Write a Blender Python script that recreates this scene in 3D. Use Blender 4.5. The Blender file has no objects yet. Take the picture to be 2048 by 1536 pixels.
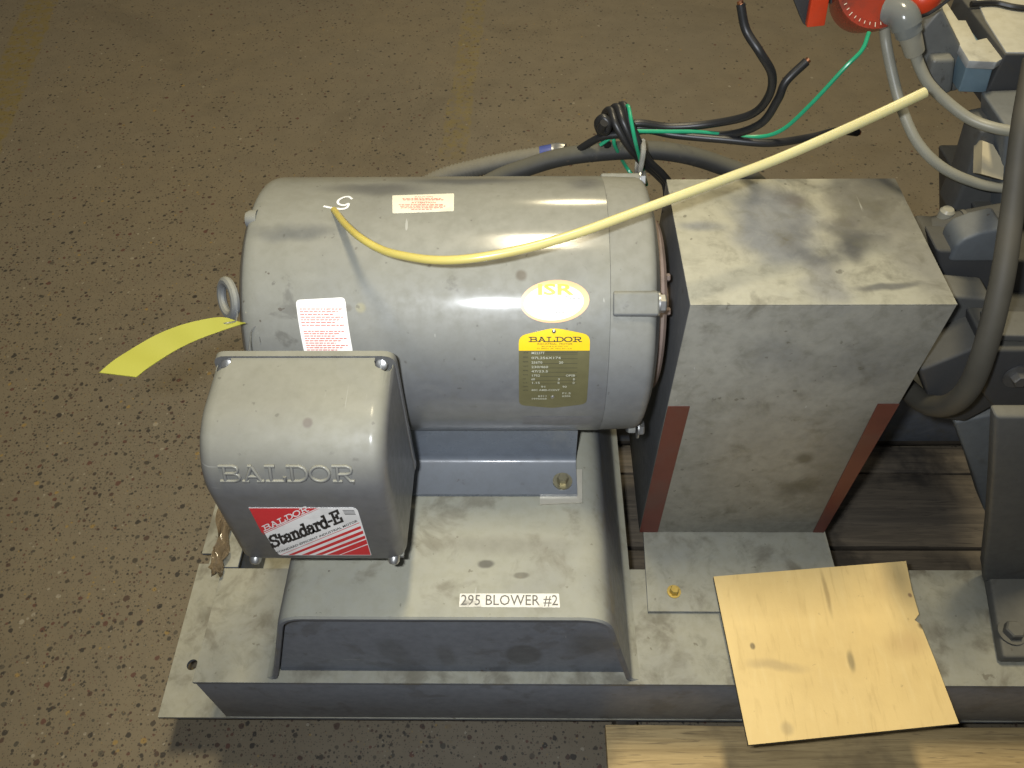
import bpy, bmesh, math, random
from mathutils import Vector, Matrix
random.seed(4)
S = bpy.context.scene
COL = S.collection
# ------------------------------------------------------------------ camera
cd = bpy.data.cameras.new('camera'); cam = bpy.data.objects.new('camera', cd); COL.objects.link(cam)
cd.sensor_width = 36; cd.lens = 36 * 1584.7182 / 2048; cd.clip_end = 100; cd.clip_start = 0.02
_r, _u, _f = [(0.9998913, 0.0088629, -0.0117854), (0.0007081, 0.7694397, 0.638719), (-0.0147291, 0.6386579, -0.7693498)]
cam.matrix_world = Matrix(((_r[0], _u[0], -_f[0], 0), (_r[1], _u[1], -_f[1], 0), (_r[2], _u[2], -_f[2], 1.718), (0, 0, 0, 1)))
S.camera = cam
# ------------------------------------------------------------------ light: warehouse lamps and the camera's flash
W = bpy.data.worlds.new('World'); S.world = W; W.use_nodes = True
W.node_tree.nodes['Background'].inputs[0].default_value = (.80, .82, .86, 1)
W.node_tree.nodes['Background'].inputs[1].default_value = .11
def lamp(name, loc, target, power, col, shape='DISK', size=.5, size_y=None, spread=180):
    l = bpy.data.lights.new(name, 'AREA'); l.shape = shape; l.size = size; l.energy = power; l.color = col
    if size_y: l.size_y = size_y
    l.spread = math.radians(spread)
    o = bpy.data.objects.new(name, l); COL.objects.link(o); o.location = loc
    o.rotation_euler = (Vector(target) - Vector(loc)).to_track_quat('-Z', 'Y').to_euler()
    return o
lamp('bay_lamp_overhead', (.10, 1.65, 5.4), (.10, 1.6499, 0), 180, (1, .87, .60), 'RECTANGLE', .4, 1.0)
lamp('bay_lamp_far', (.55, 7.0, 5.4), (.1, 1.0, .5), 105, (1, .85, .54), size=.7)
lamp('camera_flash', (-.075, .01, 1.765), (-.03, .95, .55), 9.6, (.90, .94, 1.0), 'RECTANGLE', .05, .025, 128)
S.view_settings.view_transform = 'Standard'; S.view_settings.look = 'None'
S.view_settings.exposure = 0; S.view_settings.gamma = 1
S.cycles.max_bounces = 6
try: S.cycles.use_denoising = True
except Exception: pass
# ------------------------------------------------------------------ node helpers
class NT:
    def __init__(s, name):
        s.m = bpy.data.materials.new(name); s.m.use_nodes = True; s.t = s.m.node_tree
        s.b = s.t.nodes['Principled BSDF']; s.g = s.n('ShaderNodeNewGeometry'); s.pos = s.g.outputs['Position']
    def n(s, k, **kw):
        x = s.t.nodes.new(k)
        for a, v in kw.items(): setattr(x, a, v)
        return x
    def put(s, sock, v):
        if isinstance(v, bpy.types.NodeSocket): s.t.links.new(v, sock)
        elif isinstance(v, (tuple, list)) and len(v) == 3 and len(sock.default_value) == 4: sock.default_value = (*v, 1)
        else: sock.default_value = v
    def noise(s, scale, detail=4, rough=.55, dist=0, vec=None):
        x = s.n('ShaderNodeTexNoise'); s.put(x.inputs['Vector'], vec or s.pos)
        for k, v in (('Scale', scale), ('Detail', detail), ('Roughness', rough), ('Distortion', dist)): x.inputs[k].default_value = v
        return x.outputs[0]
    def math(s, op, a, b=0.0, c=None, clamp=False):
        x = s.n('ShaderNodeMath', operation=op, use_clamp=clamp); s.put(x.inputs[0], a); s.put(x.inputs[1], b)
        if c is not None: s.put(x.inputs[2], c)
        return x.outputs[0]
    def vm(s, op, a, b=None, out=0):
        x = s.n('ShaderNodeVectorMath', operation=op); s.put(x.inputs[0], a)
        if b is not None: s.put(x.inputs[1], b)
        return x.outputs[out]
    def rng(s, v, a, b, c=0.0, d=1.0):
        x = s.n('ShaderNodeMapRange', interpolation_type='SMOOTHSTEP'); s.put(x.inputs[0], v)
        for i, q in enumerate((a, b, c, d)): s.put(x.inputs[i + 1], q)
        return x.outputs[0]
    def mix(s, f, a, b, mode='MIX'):
        x = s.n('ShaderNodeMix', data_type='RGBA', blend_type=mode); s.put(x.inputs[0], f)
        for so, v in ((x.inputs[6], a), (x.inputs[7], b)): s.put(so, v)
        return x.outputs[2]
    def xyz(s, v):
        x = s.n('ShaderNodeSeparateXYZ'); s.put(x.inputs[0], v); return x.outputs
    def bump(s, h, strength, dist=.001):
        x = s.n('ShaderNodeBump'); s.put(x.inputs['Height'], h); x.inputs['Strength'].default_value = strength
        x.inputs['Distance'].default_value = dist; s.t.links.new(x.outputs[0], s.b.inputs['Normal'])
    def out(s, col, rough, metal=0.0, spec=.5, **kw):
        s.put(s.b.inputs['Base Color'], col); s.put(s.b.inputs['Roughness'], rough); s.put(s.b.inputs['Metallic'], metal)
        s.put(s.b.inputs['Specular IOR Level'], spec)
        for k, v in kw.items(): s.put(s.b.inputs[k], v)
        return s.m
    def blob(s, c, r, soft=.5, warp=.05, wscale=9):
        w = s.n('ShaderNodeTexNoise'); s.put(w.inputs['Vector'], s.pos); w.inputs['Scale'].default_value = wscale; w.inputs['Detail'].default_value = 5
        d = s.vm('ADD', s.vm('SUBTRACT', s.pos, c), s.vm('MULTIPLY', s.vm('SUBTRACT', w.outputs['Color'], (.5, .5, .5)), (warp * 2,) * 3))
        l = s.vm('LENGTH', s.vm('DIVIDE', d, r), out=1)
        return s.rng(l, 1.0 - soft, 1.0 + soft * .3, 1.0, 0.0)
def paint(name, base, dust=(.35, .335, .25), damt=.75, spots=.5, rough=.36, metal=0.0, lo=.1, spotscale=14, spotcol=(.055, .05, .04), blobs=(), var=.25, bump=.05, spotcut=.60, spec=.5, grime=0, sw=.09, coat=0, crough=.14):
    t = NT(name)
    n1 = t.noise(5, 6, .6); n2 = t.noise(60, 4, .6); n3 = t.noise(spotscale, 5, .62, .4); n4 = t.noise(spotscale * 4.3, 3, .5)
    v = t.math('MULTIPLY_ADD', n1, var * 2, 1 - var)
    c = t.mix(1.0, base, v, 'MULTIPLY')
    nz = t.xyz(t.g.outputs['Normal'])[2]
    d = t.math('MULTIPLY', t.rng(nz, lo, .95), t.math('MULTIPLY_ADD', n1, 1.1, .42, clamp=True))
    d = t.math('MULTIPLY', d, t.math('MULTIPLY_ADD', n2, .6, .7))
    d = t.math('MULTIPLY', d, damt, clamp=True)
    c = t.mix(d, c, dust)
    for (cc, rr, bc, st, so, wp) in blobs:
        c = t.mix(t.math('MULTIPLY', t.blob(cc, rr, so, wp), st), c, bc)
    sp = t.math('MULTIPLY', t.rng(n3, spotcut, spotcut + sw), spots)
    c = t.mix(sp, c, spotcol)
    sp2 = t.math('MULTIPLY', t.rng(n4, .69, .74), spots * 1.1, clamp=True)
    c = t.mix(sp2, c, spotcol)
    c = t.mix(t.math('MULTIPLY', t.rng(n2, .35, .7), .14), c, (.03, .03, .03))
    for sv, off in (((7, 7, 190), 0), ((150, 9, 40), 3)):
        q = t.noise(1.0, 2, .5, .3, t.vm('MULTIPLY', t.vm('ADD', t.pos, (off * .37, off * .21, off * .11)), sv))
        q = t.math('MULTIPLY', t.rng(q, .745, .775), t.rng(t.noise(7 + off, 2), .5, .62))
        c = t.mix(t.math('MULTIPLY', q, .55), c, (.42, .42, .38))
    ch = t.math('MULTIPLY', t.rng(t.noise(75, 3, .5), .725, .745), t.rng(t.noise(4, 3), .48, .6))
    c = t.mix(t.math('MULTIPLY', ch, .8), c, (.07, .055, .04))
    if grime:
        gm = t.noise(26, 7, .68, .5); c = t.mix(t.math('MULTIPLY', t.rng(gm, .48, .68), grime), c, (.115, .11, .075)); c = t.mix(t.math('MULTIPLY', t.rng(gm, .46, .30), grime * .5), c, (.36, .355, .30))
    t.bump(t.math('ADD', t.noise(900, 2), t.math('MULTIPLY', n2, .6)), bump, .0006)
    rg = t.math('MULTIPLY_ADD', d, .35, t.math('MULTIPLY_ADD', n2, .25, rough - .1), clamp=True)
    return t.out(c, rg, metal, spec, **({'Coat Weight': coat, 'Coat Roughness': crough} if coat else {}))
def plain(name, col, rough=.5, metal=0.0, var=.15, scale=60, spec=.5, bump=.05, dirt=0.0, **kw):
    t = NT(name); n = t.noise(scale, 5); c = t.mix(1.0, col, t.math('MULTIPLY_ADD', n, var * 2, 1 - var), 'MULTIPLY')
    if dirt: c = t.mix(t.math('MULTIPLY', t.rng(t.noise(scale * .5, 5), .5, .68), dirt), c, (.06, .05, .04))
    if bump: t.bump(n, bump, .0008)
    return t.out(c, rough, metal, spec, **kw)
# ------------------------------------------------------------------ mesh helpers
OFF = {}
def thing(name, label, cat, loc=(0, 0, 0), group=None):
    o = bpy.data.objects.new(name, None); COL.objects.link(o); o.location = loc; o.empty_display_size = .05
    o['label'] = label; o['category'] = cat
    if group: o['group'] = group
    OFF[o.name] = Vector(loc); return o
def tag(o, label, cat, group=None):
    o['label'] = label; o['category'] = cat
    if group: o['group'] = group
    return o
def obj(name, bm, mat, parent=None, ang=32, loc=None, label=None):
    off = OFF.get(parent.name, Vector()) if parent else Vector(loc or (0, 0, 0))
    for v in bm.verts: v.co -= off
    bmesh.ops.recalc_face_normals(bm, faces=bm.faces)
    me = bpy.data.meshes.new(name); bm.to_mesh(me); bm.free()
    mats = mat if isinstance(mat, (list, tuple)) else [mat]
    for m in mats: me.materials.append(m)
    me.polygons.foreach_set('use_smooth', [True] * len(me.polygons)); me.set_sharp_from_angle(angle=math.radians(ang))
    o = bpy.data.objects.new(name, me); COL.objects.link(o); OFF[o.name] = off
    if parent: o.parent = parent
    else: o.location = off
    if label: o['label'] = label
    return o
def nb(): return bmesh.new()
def faces_poly(bm, pts, mi=0):
    f = bm.faces.new([bm.verts.new(p) for p in pts]); f.material_index = mi; return f
def box(bm, x0, x1, y0, y1, z0, z1, bev=0, seg=2):
    b = bmesh.new(); bmesh.ops.create_cube(b, size=1)
    for v in b.verts: v.co = Vector(((x0 + x1) / 2 + v.co.x * (x1 - x0), (y0 + y1) / 2 + v.co.y * (y1 - y0), (z0 + z1) / 2 + v.co.z * (z1 - z0)))
    if bev: bmesh.ops.bevel(b, geom=b.edges[:], offset=bev, segments=seg, affect='EDGES', profile=.5)
    join(bm, b); return bm
def join(bm, b):
    me = bpy.data.meshes.new('tmp'); b.to_mesh(me); b.free(); bm.from_mesh(me); bpy.data.meshes.remove(me)
def prism(bm, pts, vec, bev=0, seg=2):
    b = bmesh.new(); vec = Vector(vec)
    vs = [b.verts.new(p) for p in pts]; ws = [b.verts.new(Vector(p) + vec) for p in pts]; n = len(pts)
    b.faces.new(vs); b.faces.new(ws[::-1])
    for i in range(n): b.faces.new((vs[i], vs[(i + 1) % n], ws[(i + 1) % n], ws[i]))
    bmesh.ops.recalc_face_normals(b, faces=b.faces)
    if bev: bmesh.ops.bevel(b, geom=b.edges[:], offset=bev, segments=seg, affect='EDGES', profile=.5, clamp_overlap=True)
    join(bm, b); return bm
def frame(d):
    d = Vector(d).normalized(); a = Vector((0, 0, 1)) if abs(d.z) < .9 else Vector((0, 1, 0))
    x = d.cross(a).normalized(); return x, d.cross(x).normalized(), d
def lathe(bm, c, axis, prof, n=48, squash=None):
    """rings (t along the axis, radius); a radius of 0 closes with a point"""
    x, y, d = frame(axis); c = Vector(c); rings = []
    for t, r in prof:
        if r < 1e-7: rings.append([bm.verts.new(c + d * t)]); continue
        rings.append([bm.verts.new(c + d * t + (x * math.cos(2 * math.pi * k / n) + y * math.sin(2 * math.pi * k / n)) * r) for k in range(n)])
    for a, b in zip(rings, rings[1:]):
        for k in range(n):
            q = (k + 1) % n
            if len(a) == 1 and len(b) == 1: continue
            if len(a) == 1: bm.faces.new((a[0], b[q], b[k]))
            elif len(b) == 1: bm.faces.new((a[k], a[q], b[0]))
            else: bm.faces.new((a[k], a[q], b[q], b[k]))
    return bm
def disc(bm, p0, p1, r, n=24, bev=.0):
    p0 = Vector(p0); d = Vector(p1) - p0; L = d.length
    pr = [(0, 0), (0, r), (L - bev, r), (L, r - bev), (L, 0)] if bev else [(0, 0), (0, r), (L, r), (L, 0)]
    return lathe(bm, p0, d, pr, n)
def crom(pts, n=8):
    P = [Vector(p) for p in pts]; P = [P[0] * 2 - P[1]] + P + [P[-1] * 2 - P[-2]]; out = []
    for i in range(1, len(P) - 2):
        a, b, c, d = P[i - 1:i + 3]
        for k in range(n):
            t = k / n; out.append(.5 * ((2 * b) + (c - a) * t + (2 * a - 5 * b + 4 * c - d) * t * t + (3 * b - a - 3 * c + d) * t ** 3))
    out.append(P[-2]); return out
def tube(bm, pts, r, n=12, ribs=None):
    m = len(pts); rr = r if isinstance(r, (list, tuple)) else None
    t0 = (pts[1] - pts[0]).normalized(); x, y, _ = frame(t0); prev = t0; rings = []
    for i, p in enumerate(pts):
        t = (pts[min(i + 1, m - 1)] - pts[max(i - 1, 0)]).normalized()
        q = prev.rotation_difference(t); x = q @ x; y = q @ y; prev = t
        R = (rr[0] + (rr[1] - rr[0]) * i / (m - 1)) if rr else r
        if ribs: R += ribs * (1 if i % 2 else -1)
        rings.append([bm.verts.new(p + (x * math.cos(2 * math.pi * k / n) + y * math.sin(2 * math.pi * k / n)) * R) for k in range(n)])
    for a, b in zip(rings, rings[1:]):
        for k in range(n): bm.faces.new((a[k], a[(k + 1) % n], b[(k + 1) % n], b[k]))
    bm.faces.new(rings[0][::-1]); bm.faces.new(rings[-1]); return bm
def resample(pts, step):
    out = [pts[0]]; acc = 0
    for a, b in zip(pts, pts[1:]):
        L = (b - a).length; d = step - acc
        while d <= L: out.append(a.lerp(b, d / L)); d += step
        acc = (acc + L) % step
    return out
def hexbolt(bm, c, axis, r, h, washer=1.35):
    x, y, d = frame(axis); c = Vector(c)
    disc(bm, c, c + d * h * .25, r * washer, 20)
    b = bmesh.new(); lathe(b, c + d * h * .25, d, [(0, r), (h * .8, r), (h, r * .85), (h, 0)], 6); join(bm, b)
    return bm
def screw(bm, c, axis, r, h):
    """round slotted head"""
    x, y, d = frame(axis); c = Vector(c)
    for s in (-1, 1):
        b = bmesh.new(); n = 10; prof = [(0, 1), (.55, 1), (.85, .85), (1, .55)]; rows = []
        for t, q in prof:
            row = []
            for k in range(n + 1):
                a = math.pi * k / n; px = max(r * q * math.sin(a), .12 * r)
                row.append(b.verts.new(c + d * h * t + x * s * px + y * r * q * math.cos(a)))
            rows.append(row)
        for A, B in zip(rows, rows[1:]):
            for k in range(n): b.faces.new((A[k], A[k + 1], B[k + 1], B[k]))
            b.faces.new((A[n], A[0], B[0], B[n]))
        b.faces.new(rows[-1]); bmesh.ops.recalc_face_normals(b, faces=b.faces); join(bm, b)
    disc(bm, c, c + d * h * .6, r * .95, 16)
    return bm
def boolean(o, cutter, op='DIFFERENCE'):
    m = o.modifiers.new('b', 'BOOLEAN'); m.operation = op; m.object = cutter; m.solver = 'EXACT'; m.use_self = False
    bpy.context.view_layer.update(); dg = bpy.context.evaluated_depsgraph_get()
    me = bpy.data.meshes.new_from_object(o.evaluated_get(dg)); o.modifiers.clear(); old = o.data; o.data = me; bpy.data.meshes.remove(old)
    me.name = o.name; bpy.data.objects.remove(cutter)
    me.polygons.foreach_set('use_smooth', [True] * len(me.polygons)); me.set_sharp_from_angle(angle=math.radians(32))
# ---- flat lettering: strokes for the slab letters, Blender's own font for the rest
def ring(cx, cy, rx, ry, a0=0, a1=360, n=14):
    return [(cx + rx * math.cos(math.radians(a0 + (a1 - a0) * k / n)), cy + ry * math.sin(math.radians(a0 + (a1 - a0) * k / n))) for k in range(n + 1)]
G = {
 'B': (1.12, [[(0, 0), (.72, 0), (.93, .1), (.98, .26), (.93, .42), (.72, .53), (.25, .53)], [(.7, .53), (.88, .62), (.92, .77), (.88, .92), (.7, 1), (0, 1)], [(.25, 0), (.25, 1)]]),
 'A': (1.15, [[(.14, 0), (.5, 1)], [(.5, 1), (.9, 0)], [(.27, .33), (.77, .33)], [(-.02, 0), (.32, 0)], [(.7, 0), (1.06, 0)], [(.32, 1), (.52, 1)]]),
 'L': (1.06, [[(0, 1), (.5, 1)], [(.25, 1), (.25, 0)], [(0, 0), (.93, 0), (.93, .32)]]),
 'D': (1.12, [[(0, 0), (.62, 0), (.86, .14), (.97, .36), (.97, .64), (.86, .86), (.62, 1), (0, 1)], [(.25, 0), (.25, 1)]]),
 'O': (1.12, [ring(.5, .5, .47, .5, 0, 360, 20)]),
 'R': (1.1, [[(.25, 0), (.25, 1)], [(0, 1), (.7, 1), (.9, .9), (.94, .74), (.9, .58), (.7, .48), (.25, .48)], [(.58, .48), (.84, 0), (1.06, 0)], [(0, 0), (.46, 0)]]),
 'S': (.86, [[(.74, .72), (.72, .9), (.56, 1), (.26, 1), (.08, .86), (.1, .66), (.3, .55), (.55, .47), (.74, .34), (.74, .12), (.56, 0), (.24, 0), (.06, .12), (.03, .3)], [(.74, .72), (.74, 1)], [(.03, .28), (.03, 0)]]),
 't': (.62, [[(.24, .9), (.24, .14), (.36, 0), (.52, .04), (.54, .18)], [(.02, .66), (.52, .66)]]),
 'a': (.8, [[(.08, .52), (.16, .64), (.36, .68), (.54, .6), (.58, .48), (.58, .08), (.74, 0)], [(.58, .4), (.28, .38), (.08, .26), (.1, .08), (.26, 0), (.44, .03), (.58, .14)]]),
 'n': (.9, [[(.02, .66), (.2, .66), (.2, 0)], [(.2, .48), (.34, .64), (.5, .67), (.64, .56), (.66, .4), (.66, 0)], [(.04, 0), (.38, 0)], [(.52, 0), (.84, 0)]]),
 'd': (.84, [ring(.34, .33, .28, .33, 0, 360, 14), [(.44, 1), (.62, 1), (.62, .02), (.8, 0)]]),
 'r': (.66, [[(.02, .66), (.2, .66), (.2, 0)], [(.2, .44), (.32, .62), (.46, .67), (.56, .6), (.56, .5)], [(.04, 0), (.4, 0)]]),
 '-': (.5, [[(.06, .38), (.4, .38)]]),
 'E': (.98, [[(.2, 0), (.2, 1)], [(0, 1), (.82, 1), (.82, .74)], [(0, 0), (.88, 0), (.88, .28)], [(.2, .52), (.58, .52)], [(.58, .38), (.58, .66)]]),
}
def strokes(text, sx, sy):
    x = 0; out = []
    for ch in text:
        w, st = G[ch]; out += [[((x + p[0]) * sx, p[1] * sy) for p in s] for s in st]; x += w
    return out, x * sx
def letters_flat(bm, text, sx, sy, w, place, lift=.00004, mi=0):
    """place(u, v, h) puts flat letters on a surface"""
    st, W_ = strokes(text, sx, sy); k = 0
    for s in st:
        for a, b in zip(s, s[1:]):
            d = Vector((b[0] - a[0], b[1] - a[1])); L = d.length
            if L < 1e-9: continue
            d /= L; n = Vector((-d.y, d.x)) * w * (.5 if abs(d.y) > .5 else .38); e = d * w * .38
            A = Vector(a) - e; B = Vector(b) + e; h = lift * (k % 7) ; k += 1
            faces_poly(bm, [place(*(p), h) for p in (A - n, B - n, B + n, A + n)], mi)
    return W_
_tc = {}
def text2d(s, bold=0.0):
    if (s, bold) in _tc: return _tc[(s, bold)]
    c = bpy.data.curves.new('t', 'FONT'); c.body = s; c.size = 1; c.resolution_u = 2; c.offset = bold
    o = bpy.data.objects.new('t', c); COL.objects.link(o); bpy.context.view_layer.update()
    me = bpy.data.meshes.new_from_object(o.evaluated_get(bpy.context.evaluated_depsgraph_get()))
    v = [(p.co.x, p.co.y) for p in me.vertices]; f = [tuple(p.vertices) for p in me.polygons]
    w = max(p[0] for p in v) if v else 0
    bpy.data.objects.remove(o); bpy.data.curves.remove(c); bpy.data.meshes.remove(me)
    _tc[(s, bold)] = (v, f, w); return _tc[(s, bold)]
def text_on(bm, s, x, y, width, height, place, h=0.0, mi=0, bold=0.0, align='L'):
    v, f, w = text2d(s, bold); sx = width / w if width else height / .7; sy = height / .7
    if align == 'C': x -= w * sx / 2
    vs = [bm.verts.new(place(x + p[0] * sx, y + p[1] * sy, h)) for p in v]
    for q in f:
        try: bm.faces.new([vs[i] for i in q]).material_index = mi
        except ValueError: pass
    return w * sx
def sheet(bm, poly, place, th, rows=10, mi=0):
    """convex outline (u, v) laid on a surface as a thin sheet of real thickness"""
    vs = [p[1] for p in poly]; lo, hi = min(vs), max(vs); top = []; e = (hi - lo) * 1e-4
    ls = sorted(set([lo + e] + [lo + (hi - lo) * k / rows for k in range(1, rows)] + [v for v in vs if lo + e < v < hi - e] + [hi - e]))
    for L in ls:
        xs = []
        for a, b in zip(poly, poly[1:] + poly[:1]):
            if (a[1] - L) * (b[1] - L) <= 0 and a[1] != b[1]: xs.append(a[0] + (b[0] - a[0]) * (L - a[1]) / (b[1] - a[1]))
        top.append((min(xs), max(xs), L))
    T = [(bm.verts.new(place(a, L, th)), bm.verts.new(place(b, L, th)), bm.verts.new(place(a, L, 0)), bm.verts.new(place(b, L, 0))) for a, b, L in top]
    for p, q in zip(T, T[1:]):
        for f in ((p[0], p[1], q[1], q[0]), (p[2], q[2], q[3], p[3]), (p[0], q[0], q[2], p[2]), (p[1], p[3], q[3], q[1])): bm.faces.new(f).material_index = mi
    for p in (T[0], T[-1]): bm.faces.new((p[0], p[1], p[3], p[2])).material_index = mi
def rrect(pts, r, n=4):
    """round the corners of a polygon"""
    out = []; N = len(pts)
    rs = r if isinstance(r, (list, tuple)) else [r] * N
    for i, p in enumerate(pts):
        p = Vector(p); a = Vector(pts[i - 1]); b = Vector(pts[(i + 1) % N]); da = (a - p).normalized(); db = (b - p).normalized(); R = rs[i]
        if R <= 0: out.append(tuple(p)); continue
        A = p + da * R; B = p + db * R
        for k in range(n + 1):
            t = k / n; out.append(tuple(A * (1 - t) ** 2 + p * 2 * t * (1 - t) + B * t * t))
    return out
# ------------------------------------------------------------------ materials
TOP, BOT = .335, .130          # top and bottom of the steel skid
M = {}
GREY = (.138, .143, .148)
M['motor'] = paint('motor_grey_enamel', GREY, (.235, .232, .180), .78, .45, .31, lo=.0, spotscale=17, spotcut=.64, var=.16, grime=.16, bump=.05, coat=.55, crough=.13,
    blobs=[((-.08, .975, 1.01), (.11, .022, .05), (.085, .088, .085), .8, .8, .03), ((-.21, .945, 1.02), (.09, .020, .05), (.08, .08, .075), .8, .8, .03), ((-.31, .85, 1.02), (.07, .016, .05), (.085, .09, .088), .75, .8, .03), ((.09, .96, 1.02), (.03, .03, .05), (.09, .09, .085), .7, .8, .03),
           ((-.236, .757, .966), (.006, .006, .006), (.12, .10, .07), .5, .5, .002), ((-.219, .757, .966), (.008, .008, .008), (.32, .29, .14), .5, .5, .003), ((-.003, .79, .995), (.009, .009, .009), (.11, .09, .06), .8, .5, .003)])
M['motor_cast'] = paint('cast_iron_grey_enamel', (.155, .16, .16), (.24, .235, .185), .8, .4, .42, lo=.0, spotscale=20, spotcut=.64, var=.15, bump=.22)
M['box'] = paint('terminal_box_enamel', (.118, .118, .117), (.225, .220, .165), .80, .4, .37, lo=.12, spotscale=22, spotcut=.66, var=.14, grime=.15, bump=.10, coat=.22, crough=.2,
    blobs=[((-.262, .575, .955), (.007, .007, .02), (.12, .10, .085), .8, .4, .001)])
M['foot'] = paint('motor_foot_enamel', (.125, .142, .165), (.19, .195, .19), .45, .2, .27, lo=.4, var=.12, bump=.03, spotcut=.68, coat=.3, crough=.15)
M['skid'] = paint('skid_grey_paint', (.135, .150, .172), (.325, .315, .240), .92, .75, .46, lo=.25, spotscale=13, spotcol=(.16, .145, .105), spotcut=.50, sw=.18, grime=.35, bump=.12)
M['deck'] = paint('pedestal_grey_paint', (.130, .142, .162), (.315, .308, .235), .95, .7, .42, lo=.2, spotscale=16, spotcol=(.17, .155, .11), spotcut=.51, sw=.18, bump=.08,
    blobs=[((-.03, .60, .6), (.13, .02, .05), (.20, .19, .15), .5, .7, .03), ((-.06, .57, .6), (.014, .008, .03), (.08, .075, .06), .8, .4, .01), ((-.005, .55, .6), (.014, .006, .03), (.13, .12, .09), .8, .4, .01),
           ((.0, .5, .41), (.035, .05, .05), (.075, .08, .085), .5, .25, .004), ((-.3, .5, .41), (.05, .05, .06), (.085, .09, .095), .35, .6, .02)])
M['side'] = paint('shade_dark_guard_side', (.085, .088, .09), (.2, .2, .17), .5, .6, .42, lo=.3, spotscale=14, var=.3, bump=.1)  # darkened base colour stands for the motor's shade on the guard sides
M['panel'] = paint('panel_blue_grey_paint', (.168, .186, .215), (.2, .2, .19), .3, .45, .42, lo=.3, spotscale=13, spotcol=(.09, .092, .095), spotcut=.55, sw=.1, var=.16, bump=.08,
    blobs=[((.0, .5, .405), (.033, .05, .045), (.085, .09, .095), .75, .25, .006), ((-.22, .5, .42), (.03, .05, .06), (.10, .11, .12), .5, .5, .02), ((-.13, .5, .40), (.02, .05, .05), (.10, .105, .11), .5, .5, .02), ((.11, .5, .46), (.05, .05, .05), (.085, .09, .09), .6, .6, .03)])
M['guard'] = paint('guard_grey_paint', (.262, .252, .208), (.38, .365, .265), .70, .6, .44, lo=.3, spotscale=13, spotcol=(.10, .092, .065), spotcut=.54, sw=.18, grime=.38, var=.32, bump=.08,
    blobs=[((.545, 1.0, .963), (.095, .11, .04), (.115, .112, .095), .9, .6, .05), ((.56, .86, .963), (.05, .12, .04), (.19, .185, .16), .75, .7, .04), ((.50, .765, .84), (.14, .05, .06), (.15, .15, .135), .5, .8, .05), ((.55, .765, .62), (.08, .05, .2), (.14, .135, .115), .5, .8, .05), ((.36, .765, .86), (.06, .05, .04), (.165, .165, .15), .5, .8, .05), ((.375, .93, .963), (.075, .10, .05), (.165, .175, .185), .85, .5, .05), ((.46, .905, .963), (.085, .042, .03), (.065, .065, .064), .9, .8, .07), ((.43, .86, .963), (.03, .05, .03), (.12, .122, .125), .7, .8, .05), ((.50, .99, .963), (.06, .06, .03), (.15, .145, .12), .7, .6, .04), ((.42, .80, .963), (.04, .05, .03), (.16, .165, .17), .6, .7, .04),  # blue-grey and dark patches set on the top and front
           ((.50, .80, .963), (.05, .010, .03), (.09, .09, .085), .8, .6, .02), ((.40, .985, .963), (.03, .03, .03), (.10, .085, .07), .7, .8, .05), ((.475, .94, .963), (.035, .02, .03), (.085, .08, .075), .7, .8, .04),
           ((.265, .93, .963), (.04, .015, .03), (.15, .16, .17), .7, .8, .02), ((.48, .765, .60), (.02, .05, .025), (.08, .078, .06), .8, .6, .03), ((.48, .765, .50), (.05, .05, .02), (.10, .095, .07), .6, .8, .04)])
M['red'] = plain('red_oxide_primer', (.115, .032, .022), .5, 0, .3, 22, dirt=.35)
M['blower'] = paint('blower_casting_paint', (.085, .086, .080), (.145, .137, .105), .7, .5, .55, lo=.2, spotscale=16, var=.3, bump=.3)
M['blowerdark'] = paint('blower_dark_casting', (.045, .046, .046), (.09, .085, .065), .7, .5, .6, lo=.2, var=.3, bump=.3)
M['blue'] = paint('blue_grey_casting', (.115, .128, .135), (.16, .16, .14), .6, .4, .5, lo=.3, var=.2, bump=.2)
M['alu'] = paint('dusty_aluminium', (.36, .37, .36), (.46, .43, .31), .85, .25, .45, metal=.0, lo=.4, var=.12, bump=.1)
M['manifold'] = paint('dusty_grey_plastic', (.15, .155, .145), (.20, .195, .155), .6, .6, .4, lo=.2, spotscale=40, var=.4, bump=.2)
M['gusset'] = plain('cream_painted_face', (.46, .40, .26), .6, 0, .2, 40)
M['alublue'] = plain('blue_anodised_face', (.17, .25, .30), .4, .2, .15, 80)
M['rust'] = plain('rusty_cast_cap', (.17, .125, .105), .7, .0, .35, 45, bump=.4, dirt=.5)
M['zinc'] = plain('zinc_screw', (.50, .50, .48), .32, .9, .2, 90)
M['brass'] = plain('yellow_zinc_bolt', (.62, .47, .15), .30, .9, .2, 120)
M['dullbolt'] = plain('dusty_zinc_bolt', (.30, .27, .17), .35, .7, .25, 90, dirt=.3)
M['steel'] = plain('dull_steel', (.22, .22, .215), .4, .8, .25, 70)
M['shim'] = plain('shim_stock', (.50, .47, .38), .35, .3, .15, 40, dirt=.25)
M['black'] = plain('black_pvc', (.016, .016, .016), .42, 0, .2, 120)
M['cable'] = paint('grey_black_rubber_jacket', (.026, .026, .024), (.10, .094, .066), .85, .5, .6, lo=.2, spotscale=30)
M['green'] = plain('green_pvc', (.02, .30, .15), .3, 0, .1, 90)
M['copper'] = plain('copper_ends', (.55, .24, .12), .3, 1, .1, 90)
M['conduit'] = paint('dusty_flexible_conduit', (.085, .08, .065), (.17, .155, .11), .85, .3, .6, lo=.1)
M['tie'] = plain('clear_nylon_tie', (.42, .41, .36), .3, 0, .1, 90, **{'Transmission Weight': .45})
M['band'] = plain('blue_band', (.04, .06, .22), .4)
M['greyhose'] = plain('grey_nylon_tube', (.27, .262, .205), .42, 0, .15, 25)
M['bighose'] = plain('dusty_grey_rubber_hose', (.062, .058, .045), .65, 0, .35, 18, dirt=.4)
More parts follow.
